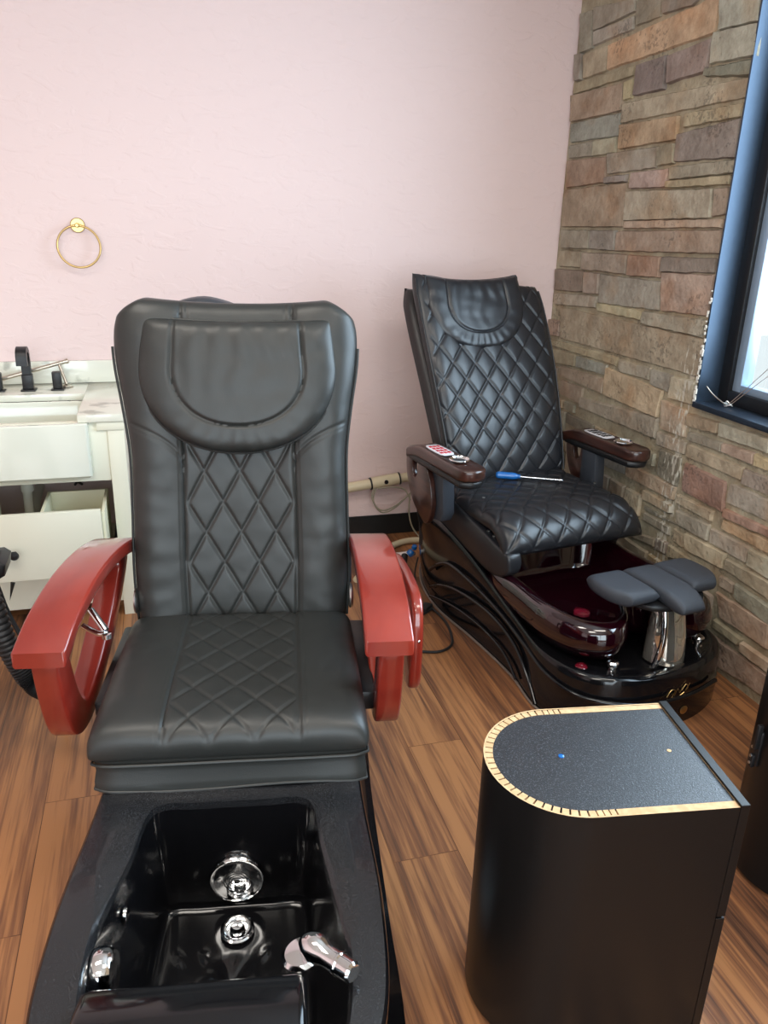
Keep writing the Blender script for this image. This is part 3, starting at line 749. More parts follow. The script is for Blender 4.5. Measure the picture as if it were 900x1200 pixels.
# corrugated hose and navy housing at the left edge of the view
f = MB()
pth = cr([(-.56, 2.26, .66), (-.515, 2.22, .55), (-.488, 2.20, .41), (-.455, 2.19, .315), (-.43, 2.18, .275), (-.40, 2.16, .262), (-.355, 2.13, .262), (-.31, 2.10, .265)], 24)
f.tube(pth, lambda s: .029+.0028*sin(s*len(pth)*pi/1.5), 14, smooth=False)
tag(f.build('corrugated_hose', M['black_rubber']), 'black corrugated hose curling down behind the left red armrest', 'hose')
t = empty('navy_housing', (-.60, 2.44, 0)); tag(t, 'dark navy machine housing cut off by the left edge of the view', 'machine')
f = MB(); f.prism([(-.10, .57), (.06, .57), (.095, .60), (.085, .66), (.07, .74), (-.10, .74)], -.12, -.02, 'y', .012, 3); f.build('housing', M['navy'], t)
f = MB(); f.prism([(-.09, .55), (.075, .545), (.112, .565), (.118, .60), (.10, .615), (-.09, .60)], -.13, -.01, 'y', .008, 3); f.build('lower_lip', M['matte_black'], t)
f = MB(); f.lathe([(0, 0), (.08, 0), (.085, .02), (.03, .05), (.022, .08), (.022, .56), (0, .56)], (-.10, .0, 0), None, 28); f.build('stand', M['matte_black'], t)
f = MB(); f.tube([(.06, -.06, .56), (.075, -.06, .50), (.09, -.06, .42), (.118, -.07, .34), (.15, -.08, .27), (.20, -.10, .16), (.22, -.12, .02)], .0075, 10); f.build('cable', M['black_rubber'], t)
# ------------------------------------------------------------------ shared outline helper
def outline(right, left=None, n=8):
    """right half from rear centre to front centre; mirrored on the left"""
    left = left or [(x, y) for x, y in right]
    pts = list(right) + [(-x, y) for x, y in reversed(left[1:-1])]
    return cr(pts, n, True)
def ring(pts, z):
    return [(p[0], p[1], z(p[0], p[1]) if callable(z) else z) for p in pts]
def mixr(a, b, t): return [(p[0]*(1-t)+q[0]*t, p[1]*(1-t)+q[1]*t) for p, q in zip(a, b)]

RXm = Matrix.Rotation(pi/2, 3, 'X')     # lathe axis z -> -y
RY = Matrix.Rotation(pi/2, 3, 'Y')      # lathe axis z -> +x

def d_pillow(name, W, H, T, cx, base, lean, m, parent, sag=0.0, rot=0.0, inner=.66):
    """D shaped head pillow: straight top, round bottom"""
    v0 = .62
    def S(a, b):
        if b < v0: hw = W*sqrt(max(0, 1-((v0-b)/v0)**2.3))
        else: hw = W*(1-.05*(b-v0)/(1-v0))
        hw = max(hw, .012)
        x = a*hw; s = b*H
        y = base[1]+s*sin(lean)-.012*(1-(a*hw/W)**2)*0
        z = base[2]+s*cos(lean) + (sag*(x/W)**2 if b > .5 else sag*(x/W)**2*b*2)
        xx = cx+x
        if rot: xx, z = cx+(xx-cx)*cos(rot)-(z-base[2])*sin(rot), base[2]+(z-base[2])*cos(rot)+(xx-cx)*sin(rot)
        return (xx, y, z)
    def disp(a, b, P):
        if b < v0: hw = W*sqrt(max(0, 1-((v0-b)/v0)**2.3))
        else: hw = W
        x = a*max(hw, .012)
        q = ((max(0, v0-b)*H)/(v0*H*inner))**2.2 + abs(x/(W*inner))**2.2
        r = q**(1/2.2)
        d = (r-1)*W*inner
        g = groove(d, .007, .005)
        w = 0
        if r < 1: w = .005*(1-r)+.0018*sin(x*95+nz(x*6, b*3)*4)*(b**2)
        else: w = .0007*sin(atan2(b-v0, x/W)*26)*min(1, (r-1)*3)
        e = min(abs(1-abs(a))*hw, 9)
        return g+w+.0015*nz(x*14, b*8, 3)
    mb = MB(); mb.cushion(S, 110, 110, T, 7, 9, .35, disp)
    o = mb.build(name, m, parent, ang=70)
    # piping along the border
    P = []
    for k in range(61):
        t = k/60
        th = pi*t
        P.append((th))
    pip = MB()
    pts = []
    for k in range(41):
        a_ = -1 + 2*k/40
        # lower arc through boundary by angle
        ang = pi+pi*k/40
        x = W*cos(ang); b_ = v0*(1-(max(0, 1-abs(cos(ang))**2))**(1/2.3))
        s_ = S(0, b_)
        p = Vector(S(max(-1, min(1, x/max(W*sqrt(max(1e-9, 1-((v0-b_)/v0)**2.3)), .012))), b_)); pts.append(p)
    top = [Vector(S(1, v0+(1-v0)*k/6)) for k in range(1, 6)]+[Vector(S(1-2*k/12, 1)) for k in range(0, 13)]+[Vector(S(-1, 1-(1-v0)*k/6)) for k in range(1, 6)]
    pip.tube(pts+top, .0042, 8, 2, closed=True)
    pip.build('piping', m, o)
    return o

# ------------------------------------------------------------------ FRONT PEDICURE CHAIR
A1 = radians(9.16)
c1 = empty('pedicure_chair', (.130, 1.701, 0), -A1)
tag(c1, 'grey black pedicure spa chair with red wooden armrests and black foot basin', 'pedicure chair')

# --- base and basin
flo = outline([(0, .54), (.20, .535), (.31, .50), (.355, .38), (.35, .1), (.35, -.30), (.35, -.62), (.30, -.92), (.17, -1.12), (0, -1.16)])
wst = outline([(0, .52), (.18, .515), (.27, .48), (.30, .36), (.285, .1), (.275, -.30), (.28, -.60), (.25, -.84), (.15, -1.02), (0, -1.06)])
rim = outline([(0, .53), (.18, .525), (.26, .49), (.288, .38), (.285, .1), (.284, -.28), (.297, -.60), (.272, -.84), (.165, -1.03), (0, -1.08)])
inn = outline([(0, -.305), (.08, -.305), (.145, -.305), (.174, -.34), (.186, -.45), (.212, -.62), (.225, -.74), (.195, -.88), (.09, -.96), (0, -.97)],
              [(0, -.305), (.08, -.305), (.145, -.305), (.174, -.34), (.186, -.45), (.215, -.62), (.208, -.76), (.175, -.88), (.09, -.96), (0, -.97)])
bot = outline([(0, -.315), (.08, -.315), (.135, -.315), (.158, -.34), (.165, -.45), (.168, -.60), (.16, -.72), (.14, -.84), (.07, -.90), (0, -.91)])
f = MB()
f.loft([ring(flo, 0), ring(flo, .045), ring(mixr(flo, wst, .25), .06), ring(mixr(flo, wst, .85), .10), ring(wst, .20), ring(mixr(wst, rim, .4), .32), ring(rim, .362), ring(mixr(rim, rim, 0), .380),
        ring(mixr(rim, inn, .03), .391), ring(mixr(rim, inn, .10), .396)], True, True, False, True)
f.build('base', M['black_gloss'], c1)
f = MB()
f.loft([ring(mixr(rim, inn, .10), .396), ring(mixr(rim, inn, .5), .399), ring(mixr(rim, inn, .93), .398), ring(inn, .392), ring(mixr(inn, bot, .06), .375)], True, False, False, True)
f.build('basin_rim', M['black_speck'], c1)
def bz(x, y):
    r_ = .014*exp(-(x/.035)**2)*max(0, min(1, (-.44-y)/.08))
    d_ = 0
    for sx in (-.085, .085):
        d_ -= .012*exp(-(((x-sx)/.045)**2+((y+.62)/.16)**2))
    for jx, jy in ((-.11, -.44), (-.06, -.44), (.07, -.44), (.12, -.47), (-.1, -.54), (-.06, -.55), (.09, -.56), (.1, -.66), (-.08, -.66)):
        q = ((x-jx)**2+(y-jy)**2)/.009**2
        d_ += .005*exp(-q)
    return .105+r_+d_
f = MB()
rings = [ring(mixr(inn, bot, .06), .375), ring(mixr(inn, bot, .5), .26), ring(mixr(inn, bot, .85), .155)]
cb = (0, -.58)
shr = lambda k: [(cb[0]+(p[0]-cb[0])*k, cb[1]+(p[1]-cb[1])*k) for p in bot]
rings += [ring(mixr(inn, bot, .97), .125), ring(bot, .112)] + [ring(shr(k), bz) for k in [.97-.045*i for i in range(21)]]
f.loft(rings, True, False, True, True)
f.build('foot_basin', M['black_gloss'], c1, ang=60)
# ledge step moulding along the back of the basin
# drain, suction cover, jets
f = MB(); f.lathe([(0, 0), (.030, 0), (.036, .002), (.037, .006), (.033, .008), (.030, .005), (.022, .004), (0, .004)], (.006, -.385, .108), None, 32); dr = f.build('drain', M['chrome'], c1)
f = MB(); f.lathe([(0, 0), (.015, 0), (.017, .006), (.012, .013), (0, .014)], (.006, -.385, .112), None, 24); f.build('drain_stopper', M['chrome'], dr)
f = MB(); f.lathe([(0, 0), (.044, 0), (.046, .006), (.0455, .016), (.043, .019), (.041, .0185), (.036, .0195), (0, .0198)], (0, 0, 0), RXm, 40)
su = f.build('suction_cover', M['chrome'], c1); su.location = (.004, -.309, .190); su.scale = (1.35, 1, 1.35)
f = MB()
for k in range(1, 6): f.tube([(.0042*k*cos(a), -.0200, .0042*k*sin(a)) for a in [2*pi*j/20 for j in range(20)]], .0007, 5, 1, closed=True)
f.lathe([(0, 0), (.004, 0), (.004, .002), (0, .002)], (0, -.0195, 0), RXm, 12)
f.build('grille', M['matte_black'], su)
f = MB(); f.lathe([(0, 0), (.040, 0), (.042, .004), (.040, .026), (.034, .032), (0, .033)], (-.208, -.665, .345), Matrix.Rotation(radians(84), 3, 'Y') @ Matrix.Rotation(radians(0), 3, 'Z'), 36); f.build('jet_motor_cover', M['chrome'], c1)
f = MB(); f.lathe([(0, 0), (.016, 0), (.016, .005), (.008, .007), (0, .007)], (-.190, -.52, .32), RY, 24); f.build('water_jet', M['chrome'], c1)
# pull out shower head in its rim pocket
sh = MB(); sh.lathe([(0, 0), (.032, 0), (.034, .006), (.028, .012), (0, .014)], (.145, -.70, .39), Matrix.Rotation(radians(-12), 3, 'Y'), 28)
so = sh.build('faucet', M['chrome'], c1)
sh = MB(); dirv = Vector((.06, -.062, .010)).normalized()
Ms = dirv.to_track_quat('Z', 'Y').to_matrix()
sh.lathe([(0, -.03), (.014, -.028), (.023, -.014), (.025, .0), (.022, .014), (.018, .024), (.018, .050), (.020, .052), (.020, .056), (.018, .058), (.018, .082), (.014, .086), (0, .086)], (.168, -.712, .420), Ms, 28)
sh.build('spray_head', M['chrome'], so)
f = MB(); f.prism([(-.762, .425), (-.785, .450), (-.85, .462), (-.93, .455), (-.99, .42), (-.98, .37), (-.88, .35), (-.78, .385)], -.20, .152, 'x', .016, 3)
f.build('footrest', M['black_gloss'], c1, ang=50)
f = MB(); f.bx(-.05, .02, -.97, -.84, .12, .37, .02); f.build('footrest_post', M['black_gloss'], c1)
# body under the seat
f = MB(); f.bx(-.255, .255, -.235, .44, .385, .47, .02); f.bx(-.16, .16, -.30, -.20, .384, .392, .004); f.build('seat_frame', M['black_gloss'], c1)
for s in (-1, 1):
    f = MB(); f.bx(s*.262, s*.338, -.05, .33, .43, .485, .01); f.build('arm_bracket', M['matte_black'], c1)
for s in (-1, 1):
    f = MB(); f.lathe([(0, 0), (.034, 0), (.036, .004), (.030, .010), (.012, .012), (0, .012)], (s*.292, .285, .585), RY, 28); f.build('recline_hinge', M['steel'], c1)

# --- seat
def S(a, b):
    y = -.262+b*.545
    hw = .307-.008*b - .010*(1-min(1, b/.06))**2
    z = .498 - .014*(1-b)**3
    return (a*hw-.003, y, z)
def disp(a, b, P):
    x, y = P.x, P.y
    sx = .148-.006*b
    d = 0
    for s in (-1, 1):
        d += groove(x-s*sx, .006, .0045)*1.0
        d += groove(x-s*(sx+.013), .0018, .002)
    if abs(x) < sx-.004:
        fade = min(1, (sx-.004-abs(x))/.012)
        d += quilt(x+.047, y+.262, .097, .105, .0034, .0036, .45)*fade
    else:
        d += .003
    d += .0025*nz(x*7, y*7, 1)+.0012*nz(x*22, y*22, 5)
    return d
f = MB(); f.cushion(S, 170, 150, .062, 14, 12, .55, disp, lin=.75)
st = f.build('seat', M['leather'], c1, ang=70)
f = MB()
sk = cr([(0, -.258), (.20, -.258), (.285, -.25), (.296, -.20), (.288, .10), (.282, .26), (0, .27), (-.282, .26), (-.288, .10), (-.296, -.20), (-.285, -.25), (-.20, -.258)], 8, True)
sk2 = [(x*1.0, y-(.010 if y < -.1 else 0)) for x, y in sk]
wv = lambda x, y: .398+.004*sin(x*14)+.004*nz(x*5, y*5)
f.loft([ring(sk, .49), ring([(x*.995, y*.995) for x, y in sk], .455), ring([(x*.99, y*.99) for x, y in sk], .440), ring([(x*.998, y*.998) for x, y in sk2], .42), ring(sk2, wv), ring([(x*.97, y*.97) for x, y in sk2], lambda x, y: wv(x, y)+.004)], True, True, False, False)
bmesh.ops.recalc_face_normals(f.bm, faces=f.bm.faces)
f.build('seat_skirt', M['leather'], st, ang=70)
f = MB(); f.tube([(x*1.008, y*1.012-.002, .462) for x, y in sk], .0035, 8, 1, closed=True); f.tube([(x, y, wv(x, y)) for x, y in sk2], .003, 8, 1, closed=True); f.build('seat_piping', M['leather'], st)

# --- backrest
HW1 = [(0, .283), (.18, .290), (.38, .286), (.56, .284), (.70, .297), (.82, .312), (.92, .313), (1, .296)]
YC1 = [(0, .295), (.15, .315), (.35, .345), (.55, .372), (.75, .405), (.9, .435), (1, .455)]
def S(a, b):
    hw = smooth_tab(HW1, b)
    if b > .955: hw -= .030*((b-.955)/.045)**2
    z = .50+b*.862
    z += .018*abs(a)**2.2*b**4 - .0 if b > .3 else 0
    if b > .85: z -= .024*(max(0, abs(a)-.84)/.16)**2*((b-.85)/.15)
    y = smooth_tab(YC1, b) - .020*abs(a)**2.5*(.4+.6*b)
    return (a*hw, y, z)
def disp(a, b, P):
    x, z = P.x, P.z
    d = 0
    hw = smooth_tab(HW1, b)
    sx = .147+.004*sin(b*6)
    for s in (-1, 1):
        d += groove(x-s*sx, .007, .0045) + groove(x-s*(sx+.010), .0022, .0022)
        # curved upper seam from centre panel to the outer edge
        if b < .80:
            t = (abs(x)-sx)/max(.01, hw-sx)
            if t > 0 and x*s > 0:
                zz = .950+.115*(max(0, min(1, t))**.5)
                d += groove(z-zz, .0035, .005)+groove(z-zz+.012, .0018, .003)
    if abs(x) < sx-.004 and b < .74:
        fade = min(1, (sx-.004-abs(x))/.012)*min(1, (.74-b)/.02)
        d += quilt(x+.0, z-.605+.0, .094, .165, .0046, .0040, .45)*fade
        d -= .006*fade*(1-(x/sx)**2)
    else:
        k = max(0, 1-abs((abs(x)-.225)/.085)**2)
        d += .013*k
        d += .0035*nz(x*9, z*20, 2)*k+.0012*sin(z*70+x*30*nz(x*3, z*3))*max(0, nz(x*4+3, z*4))
    if b > .80:
        for s in (-1, 1): d += groove(x-s*.128, .003, .003)
    d += .003*nz(x*5, z*5, 9)+.001*nz(x*25, z*25)
    return d
f = MB(); f.cushion(S, 170, 230, .052, 12, 22, .9, disp, lin=.8)
bk = f.build('backrest', M['leather'], c1, ang=70)
for s in (-1, 1):
    f = MB(); f.tube([tuple(Vector(S(s*1.0, k/30))+Vector((s*.002, -.01, 0))) for k in range(1, 27)], .0035, 8, 2)
    f.build('piping', M['leather'], bk)
f = MB(); f.prism(cr([(-.27, .48), (-.28, .9), (-.27, 1.26), (-.20, 1.325), (-.17, 1.352), (-.10, 1.366), (-.03, 1.352), (.03, 1.33), (.24, 1.30), (.28, 1.2), (.28, .9), (.27, .48)], 4, True), .515, .60, 'y', .02, 3)
for v in f.bm.verts:
    v.co.y += (v.co.z-1.2)*.16
f.build('backrest_shell', M['grey_plastic'], c1, ang=50)
f = MB(); f.bx(-.20, .20, .36, .50, .38, .75, .03); f.build('backrest_bracket', M['matte_black'], c1)
# pillow
pl = d_pillow('head_pillow', .252, .335, .040, .004, (0, .300, .998), radians(15), M['leather'], c1, sag=.012, inner=.665)

# --- armrests
def arm1(side):
    top = cr([(-.205, .712), (-.10, .752), (.05, .776), (.20, .772), (.34, .746), (.455, .702)], 6)
    bott = cr([(.455, .655), (.34, .708), (.20, .736), (.05, .741), (-.10, .718), (-.165, .688), (-.205, .676)], 6)
    f = MB(); f.prism(top+bott, .292, .402, 'x', .007, 3)
    o = f.build('armrest', M['cherry'], c1, ang=50)
    out = cr([(-.150, .672), (-.150, .60), (-.128, .49), (-.09, .425), (-.02, .405), (.06, .425), (.18, .49), (.30, .575), (.385, .655), (.40, .70), (.34, .715), (.20, .74), (.05, .742), (-.10, .715)], 6, True)
    hol = cr([(-.085, .672), (-.075, .60), (-.055, .53), (-.03, .485), (.0, .472), (.06, .49), (.15, .54), (.25, .61), (.315, .665), (.32, .69), (.28, .705), (.18, .72), (.05, .722), (-.04, .702)], 6, True)
    f = MB(); f.prism(out, .330, .388, 'x', .006, 2, hole=hol)
    f.build('arm_frame', M['cherry'], o, ang=50)
    return o
ar = arm1(1)
al = arm1(-1)
al.data = al.data.copy()
for ob in [al]+list(al.children):
    for v in ob.data.vertices: v.co.x = -v.co.x
    ob.data.flip_normals()
al.location = (.010, 0, 0); al.rotation_euler = (0, 0, 0)
# left armrest splays outwards a little
for ob in [al]+list(al.children):
    for v in ob.data.vertices:
        v.co.x -= (.46-v.co.y)*.085
f = MB(); Mh = Vector((.6, .35, .5)).normalized().to_track_quat('Z', 'Y').to_matrix()
f.tube([(-.352, .03, .690), (-.312, -.01, .655)], .0085, 14, smooth=False); f.tube([(-.368, .005, .662), (-.335, -.005, .648), (-.312, -.015, .648)], .007, 12)
f.lathe([(0, 0), (.011, 0), (.011, .012), (0, .014)], (-.309, -.018, .640), None, 16)
f.build('lever', M['chrome'], al)
f = MB(); f.prism(cr([(.03, .70), (.16, .70), (.34, .67), (.47, .63), (.50, .58), (.46, .52), (.30, .46), (.10, .43), (.01, .45), (-.015, .52), (-.012, .64)], 5, True), .438, .468, 'x', .010, 3)
f.prism([(.10, .50), (.16, .50), (.16, .60), (.10, .60)], .398, .438, 'x', .004)
tr_ = f.build('side_tray', M['cherry'], c1, ang=50); tr_.location = (-.012, 0, 0)
f = MB(); f.lathe([(0, 0), (.012, 0), (.013, .004), (.010, .007), (0, .007)], (.454, -.005, .60), RY, 18); f.build('tray_knob', M['chrome'], tr_)
f = MB(); f.tube([(-.29, -.10, .42), (-.30, -.13, .40), (-.315, -.10, .39)], .005, 8); f.build('lever_cable', M['black_rubber'], c1)

# ------------------------------------------------------------------ REAR PEDICURE CHAIR
A2 = radians(-9)
c2 = empty('pedicure_chair', (1.46, 2.594, 0), -A2)
tag(c2, 'shiny black quilted pedicure spa chair with plum glass bowl beside stone wall', 'pedicure chair')
flo = outline([(0, .86), (.10, .85), (.19, .76), (.28, .56), (.325, .32), (.318, .05), (.325, -.24), (.36, -.45), (.32, -.60), (.18, -.69), (0, -.72)])
mid = outline([(0, .84), (.12, .83), (.22, .75), (.30, .56), (.33, .32), (.325, .05), (.33, -.24), (.352, -.45), (.31, -.61), (.18, -.70), (0, -.725)])
top = outline([(0, .80), (.14, .79), (.26, .72), (.32, .56), (.335, .32), (.33, .05), (.335, -.24), (.345, -.44), (.30, -.60), (.175, -.69), (0, -.715)])
def zt(x, y):
    k = max(0, min(1, (y+.50)/.95)); return .205+.205*(k*k*(3-2*k))
def zsc(t): return lambda x, y: zt(x, y)*t
f = MB()
T2 = lambda t: [(p[0]*t, (p[1]-.1)*t+.1) for p in top]
f.loft([ring(flo, 0), ring(flo, zsc(.12)), ring(mixr(flo, mid, .6), zsc(.35)), ring([(p[0]*.985, p[1]*.985) for p in mid], zsc(.6)), ring(mixr(mid, top, .6), zsc(.86)), ring(top, zsc(.97)), ring(T2(.985), zsc(1.0)), ring(T2(.955), lambda x, y: zt(x, y)-.001),
        ring(T2(.93), lambda x, y: zt(x, y)-.016), ring(T2(.90), lambda x, y: min(zt(x, y), .215)-.012), ring(T2(.6), .19), ring(T2(.3), .19)], True, True, True, True)
f.build('base', M['black_gloss'], c2, ang=50)
f = MB()
f.tube([(-.338, .40, .16), (-.340, .316, .221), (-.338, .216, .255), (-.337, .011, .243), (-.338, -.176, .215), (-.345, -.349, .175), (-.350, -.479, .145), (-.31, -.62, .13), (-.16, -.715, .12), (.03, -.735, .12), (.2, -.70, .12)], .008, 10)
f.tube([(-.328, .402, .074), (-.334, .313, .122), (-.334, .17, .163), (-.333, -.06, .180), (-.337, -.243, .15), (-.35, -.364, .085), (-.362, -.45, .01)], .008, 10)
f.tube([(-.33, .40, .03), (-.335, .30, .06), (-.333, .15, .085), (-.330, -.05, .09), (-.335, -.2, .07), (-.345, -.30, .02)], .006, 10)
f.build('side_moulding', M['black_gloss'], c2)
f = MB(); f.tube([(p[0]*1.012-.001, p[1], .004) for p in flo[len(flo)//2-2:len(flo)-4]], .0045, 8, 1); f.build('edge_trim', M['trim_grey'], c2)
# under seat pedestal
f = MB(); f.prism([(-.0, .18), (-.02, .33), (-.14, .47), (.10, .49), (.55, .49), (.62, .36), (.60, .18)], -.25, .25, 'x', .02, 2)
for v in f.bm.verts:
    v.co.y = -.03+(v.co.y+.14)*.88; v.co.x *= 1.15
f.build('seat_pedestal', M['black_rubber'], c2, False)
for s in (-1, 1):
    f = MB(); f.prism(cr([(.38, .40), (.40, .50), (.30, .525), (.10, .49), (-.10, .452), (-.155, .44), (-.15, .37), (-.05, .33), (.15, .36)], 4, True), s*.262, s*.325, 'x', .010, 2)
    if s > 0:
        for v in f.bm.verts:
            if v.co.y < .05: v.co.y = .05+(v.co.y-.05)*.3
    f.build('side_shroud', M['leather_gloss'], c2, ang=50)
for k, (yy, zz) in enumerate(((.02, .474), (-.02, .468), (-.10, .456))):
    f = MB(); f.lathe([(0, 0), (.007, 0), (.007, .004), (0, .005)], (-.30, yy, zz+.002), None, 12); f.build('screw', M['steel'], c2)

# glass bowl
bo = outline([(0, .14), (.14, .14), (.25, .10), (.31, -.04), (.325, -.22), (.33, -.40), (.29, -.545), (.20, -.61), (.11, -.575), (.05, -.50), (0, -.48)])
sc_ = lambda o, k, c=(0, -.2): [(c[0]+(p[0]-c[0])*k, c[1]+(p[1]-c[1])*k) for p in o]
rz_ = lambda x, y: .352+.05*max(0, min(1, (y+.1)/.25))
f = MB()
f.loft([ring(sc_(bo, .80), .205), ring(sc_(bo, .93), .222), ring(sc_(bo, 1.0), .262), ring(sc_(bo, 1.015), .30), ring(sc_(bo, .99), lambda x, y: rz_(x, y)-.014), ring(sc_(bo, .955), lambda x, y: rz_(x, y)), ring(sc_(bo, .90), lambda x, y: rz_(x, y)+.002),
        ring(sc_(bo, .83), lambda x, y: rz_(x, y)-.006), ring(sc_(bo, .80), lambda x, y: rz_(x, y)-.03), ring(sc_(bo, .76), .26), ring(sc_(bo, .70), .225), ring(sc_(bo, .55), .212), ring(sc_(bo, .3), .210)], True, True, True, True)
f.build('foot_bowl', M['plum'], c2, ang=70)
f = MB(); f.lathe([(0, 0), (.028, 0), (.032, .004), (.030, .012), (.012, .018), (0, .018)], (-.05, -.27, .213), None, 24); f.build('jet_cover', M['plum_red'], c2)
f = MB(); f.lathe([(0, 0), (.026, 0), (.028, .003), (.024, .006), (0, .006)], (.03, -.40, .213), None, 24); f.build('drain', M['chrome'], c2)
# footrest: three pads on a chrome hooded column
fr = MB(); fr.prism(cr([(-.11, -.60), (-.10, -.52), (-.06, -.47), (.0, -.45), (.09, -.45), (.14, -.48), (.17, -.54), (.17, -.60), (.12, -.655), (.03, -.67), (-.06, -.655)], 3, True), .408, .428, 'z', .006)
fo2 = fr.build('footrest', M['matte_black'], c2)
def pad2(name, x0, x1, y0, y1, tongue, side):
    L_ = y1-y0
    def S(a, b):
        hw = (x1-x0)/2; x = (x0+x1)/2+a*hw
        yb = y0+b*L_
        if side and a*side > 0: 
            k = max(0, (.5-b)/.5)
            x -= side*.050*k*k*abs(a)
            k2 = max(0, (b-.6)/.4); x -= side*.02*k2*k2*abs(a)
        z = .455
        if tongue and b < .42:
            k = (.42-b)/.42
            z -= .030*k**2; yb -= .004*k
            x = (x0+x1)/2+a*hw*(1-.30*k**3)
        return (x, yb, z)
    f = MB(); f.cushion(S, 40, 50, .026, 7, 7, 1.1, None)
    o = f.build(name, M['pad'], fo2, ang=80); return o
pad2('foot_pad', -.212, -.052, -.635, -.435, False, -1)
pad2('foot_pad', -.045, .085, -.715, -.435, True, 0)
pad2('foot_pad', .092, .245, -.635, -.435, False, 1)
f = MB()
col = []
for k in range(15):
    t = k/14; z = .20+.215*t
    w_ = .072-.020*t**2; d_ = .085*(1-.55*t**1.6)
    col.append([(.035+w_*cos(a), -.60-d_*sin(a)*.9 if sin(a) > 0 else -.60-.05*sin(a), z) for a in [2*pi*j/32 for j in range(32)]])
f.loft(col, True, True, True, False)
bmesh.ops.recalc_face_normals(f.bm, faces=f.bm.faces)
f.build('column_cover', M['smoke'], fo2)
f = MB()
arc = [(-.030, -.585-.085*sin(pi*min(1, t))*(.9)-.0, .205+.21*t) for t in [k/12 for k in range(13)]]
f.tube([(-.048+.02*t, -.62-.045*sin(pi*(.25+.6*t)), .205+.205*t) for t in [k/10 for k in range(11)]], .011, 12, 3); f.build('chrome_strip', M['chrome'], fo2)
# knobs on the deck
def knob(x, y, z, m, name, h=.030):
    f = MB(); f.lathe([(0, 0), (.017, 0), (.017, .004), (.012, .006), (.012, h*.6), (.020, h*.66), (.021, h), (.016, h+.005), (0, h+.006)], (x, y, z), None, 28)
    return f.build(name, m, c2)
f = MB(); f.lathe([(0, 0), (.020, 0), (.021, .004), (.016, .009), (.010, .010), (.008, .014), (0, .015)], (-.262, -.545, .190), None, 28); f.build('power_button', M['plum_red'], c2)
knob(-.178, -.598, .190, M['chrome'], 'temperature_knob'); knob(.215, -.585, .190, M['chrome'], 'shower_knob', .036)
f = MB(); f.lathe([(0, 0), (.014, 0), (.016, .003), (.012, .006), (.006, .008), (0, .008)], (.045, -.722, .055), RXm, 24); f.build('front_cap', M['brass'], c2)
f = MB()                                                     # gold scroll mark on the nose
for pts in ([(-.045, .128), (-.03, .150), (-.012, .146), (-.02, .126), (-.036, .112)], [(-.012, .126), (.0, .150), (.010, .132), (.018, .152)], [(.018, .140), (.032, .160), (.044, .146), (.034, .136), (.050, .160)], [(-.05, .108), (-.028, .118), (.0, .116), (.03, .130)]):
    f.tube([(x, -.726, z) for x, z in pts], .0012, 5)
f.build('gold_mark', M['gold'], c2)

# seat
def S(a, b):
    hw = .325-.012*b
    y = -.145+b*.60
    z = .515
    if b < .22:
        k = (.22-b)/.22; z -= .085*k**1.7; y += .012*k**2
    if b > .85: z += .0
    return (a*hw, y, z)
def disp(a, b, P):
    return quilt(P.x, b*.60-(.1*max(0, .12-b)), .104, .100, .0050, .0042, .7)+.003*nz(P.x*6, P.y*6)
f = MB(); f.cushion(S, 150, 150, .055, 9, 14, .75, disp, lin=.75)
s2 = f.build('seat', M['leather_gloss'], c2, ang=70)
# backrest
def S(a, b):
    hw = smooth_tab([(0, .285), (.25, .30), (.6, .318), (.9, .322), (1, .312)], b)
    y = .385+.345*b-.03*sin(pi*b)
    z = .535+.80*b-.030*a*b + .012*abs(a)**2*b**3
    return (.0+.02*(1-b)+a*hw, y, z)
def disp(a, b, P):
    s = b*.87
    d = quilt(P.x, s+.03, .105, .135, .0055, .0045, .7)
    fade = 1 if abs(P.x) < .285 else max(0, 1-(abs(P.x)-.285)/.01)
    return d*fade+.004*nz(P.x*6, P.z*5, 4)+.0035*nz(P.x*3, P.z*12, 8)*max(0, 1-b*1.6)*2
f = MB(); f.cushion(S, 150, 200, .042, 10, 16, 1.1, disp, lin=.8)
b2 = f.build('backrest', M['leather_gloss'], c2, ang=70)
for s in (-1, 1):
    f = MB(); f.tube([tuple(Vector(S(s*.985, .03+k/30*.95))+Vector((0, -.022, -.0))) for k in range(0, 31)], .0038, 8, 2)
    f.build('piping', M['leather_gloss'], b2)
f = MB()
def Sb(a, b):
    hw = smooth_tab([(0, .29), (.5, .325), (.9, .335), (1, .31)], b)
    return (.02*(1-b)+a*hw, .385+.355*b-.03*sin(pi*b)+.062, .50+.78*b-.030*a*b)
f.cushion(Sb, 30, 40, .05, 8, 12, .9, None)
f.build('backrest_shell', mat('brown_black_vinyl', (.022, .018, .018, 1), .4), c2, ang=80)
f = MB(); f.bx(-.22, .22, .40, .52, .30, .62, .03); f.build('backrest_bracket', M['matte_black'], c2)
p2 = d_pillow('head_pillow', .236, .305, .034, -.045, (0, .565, 1.072), radians(25), M['leather_gloss'], c2, sag=.022, rot=radians(0), inner=.62)
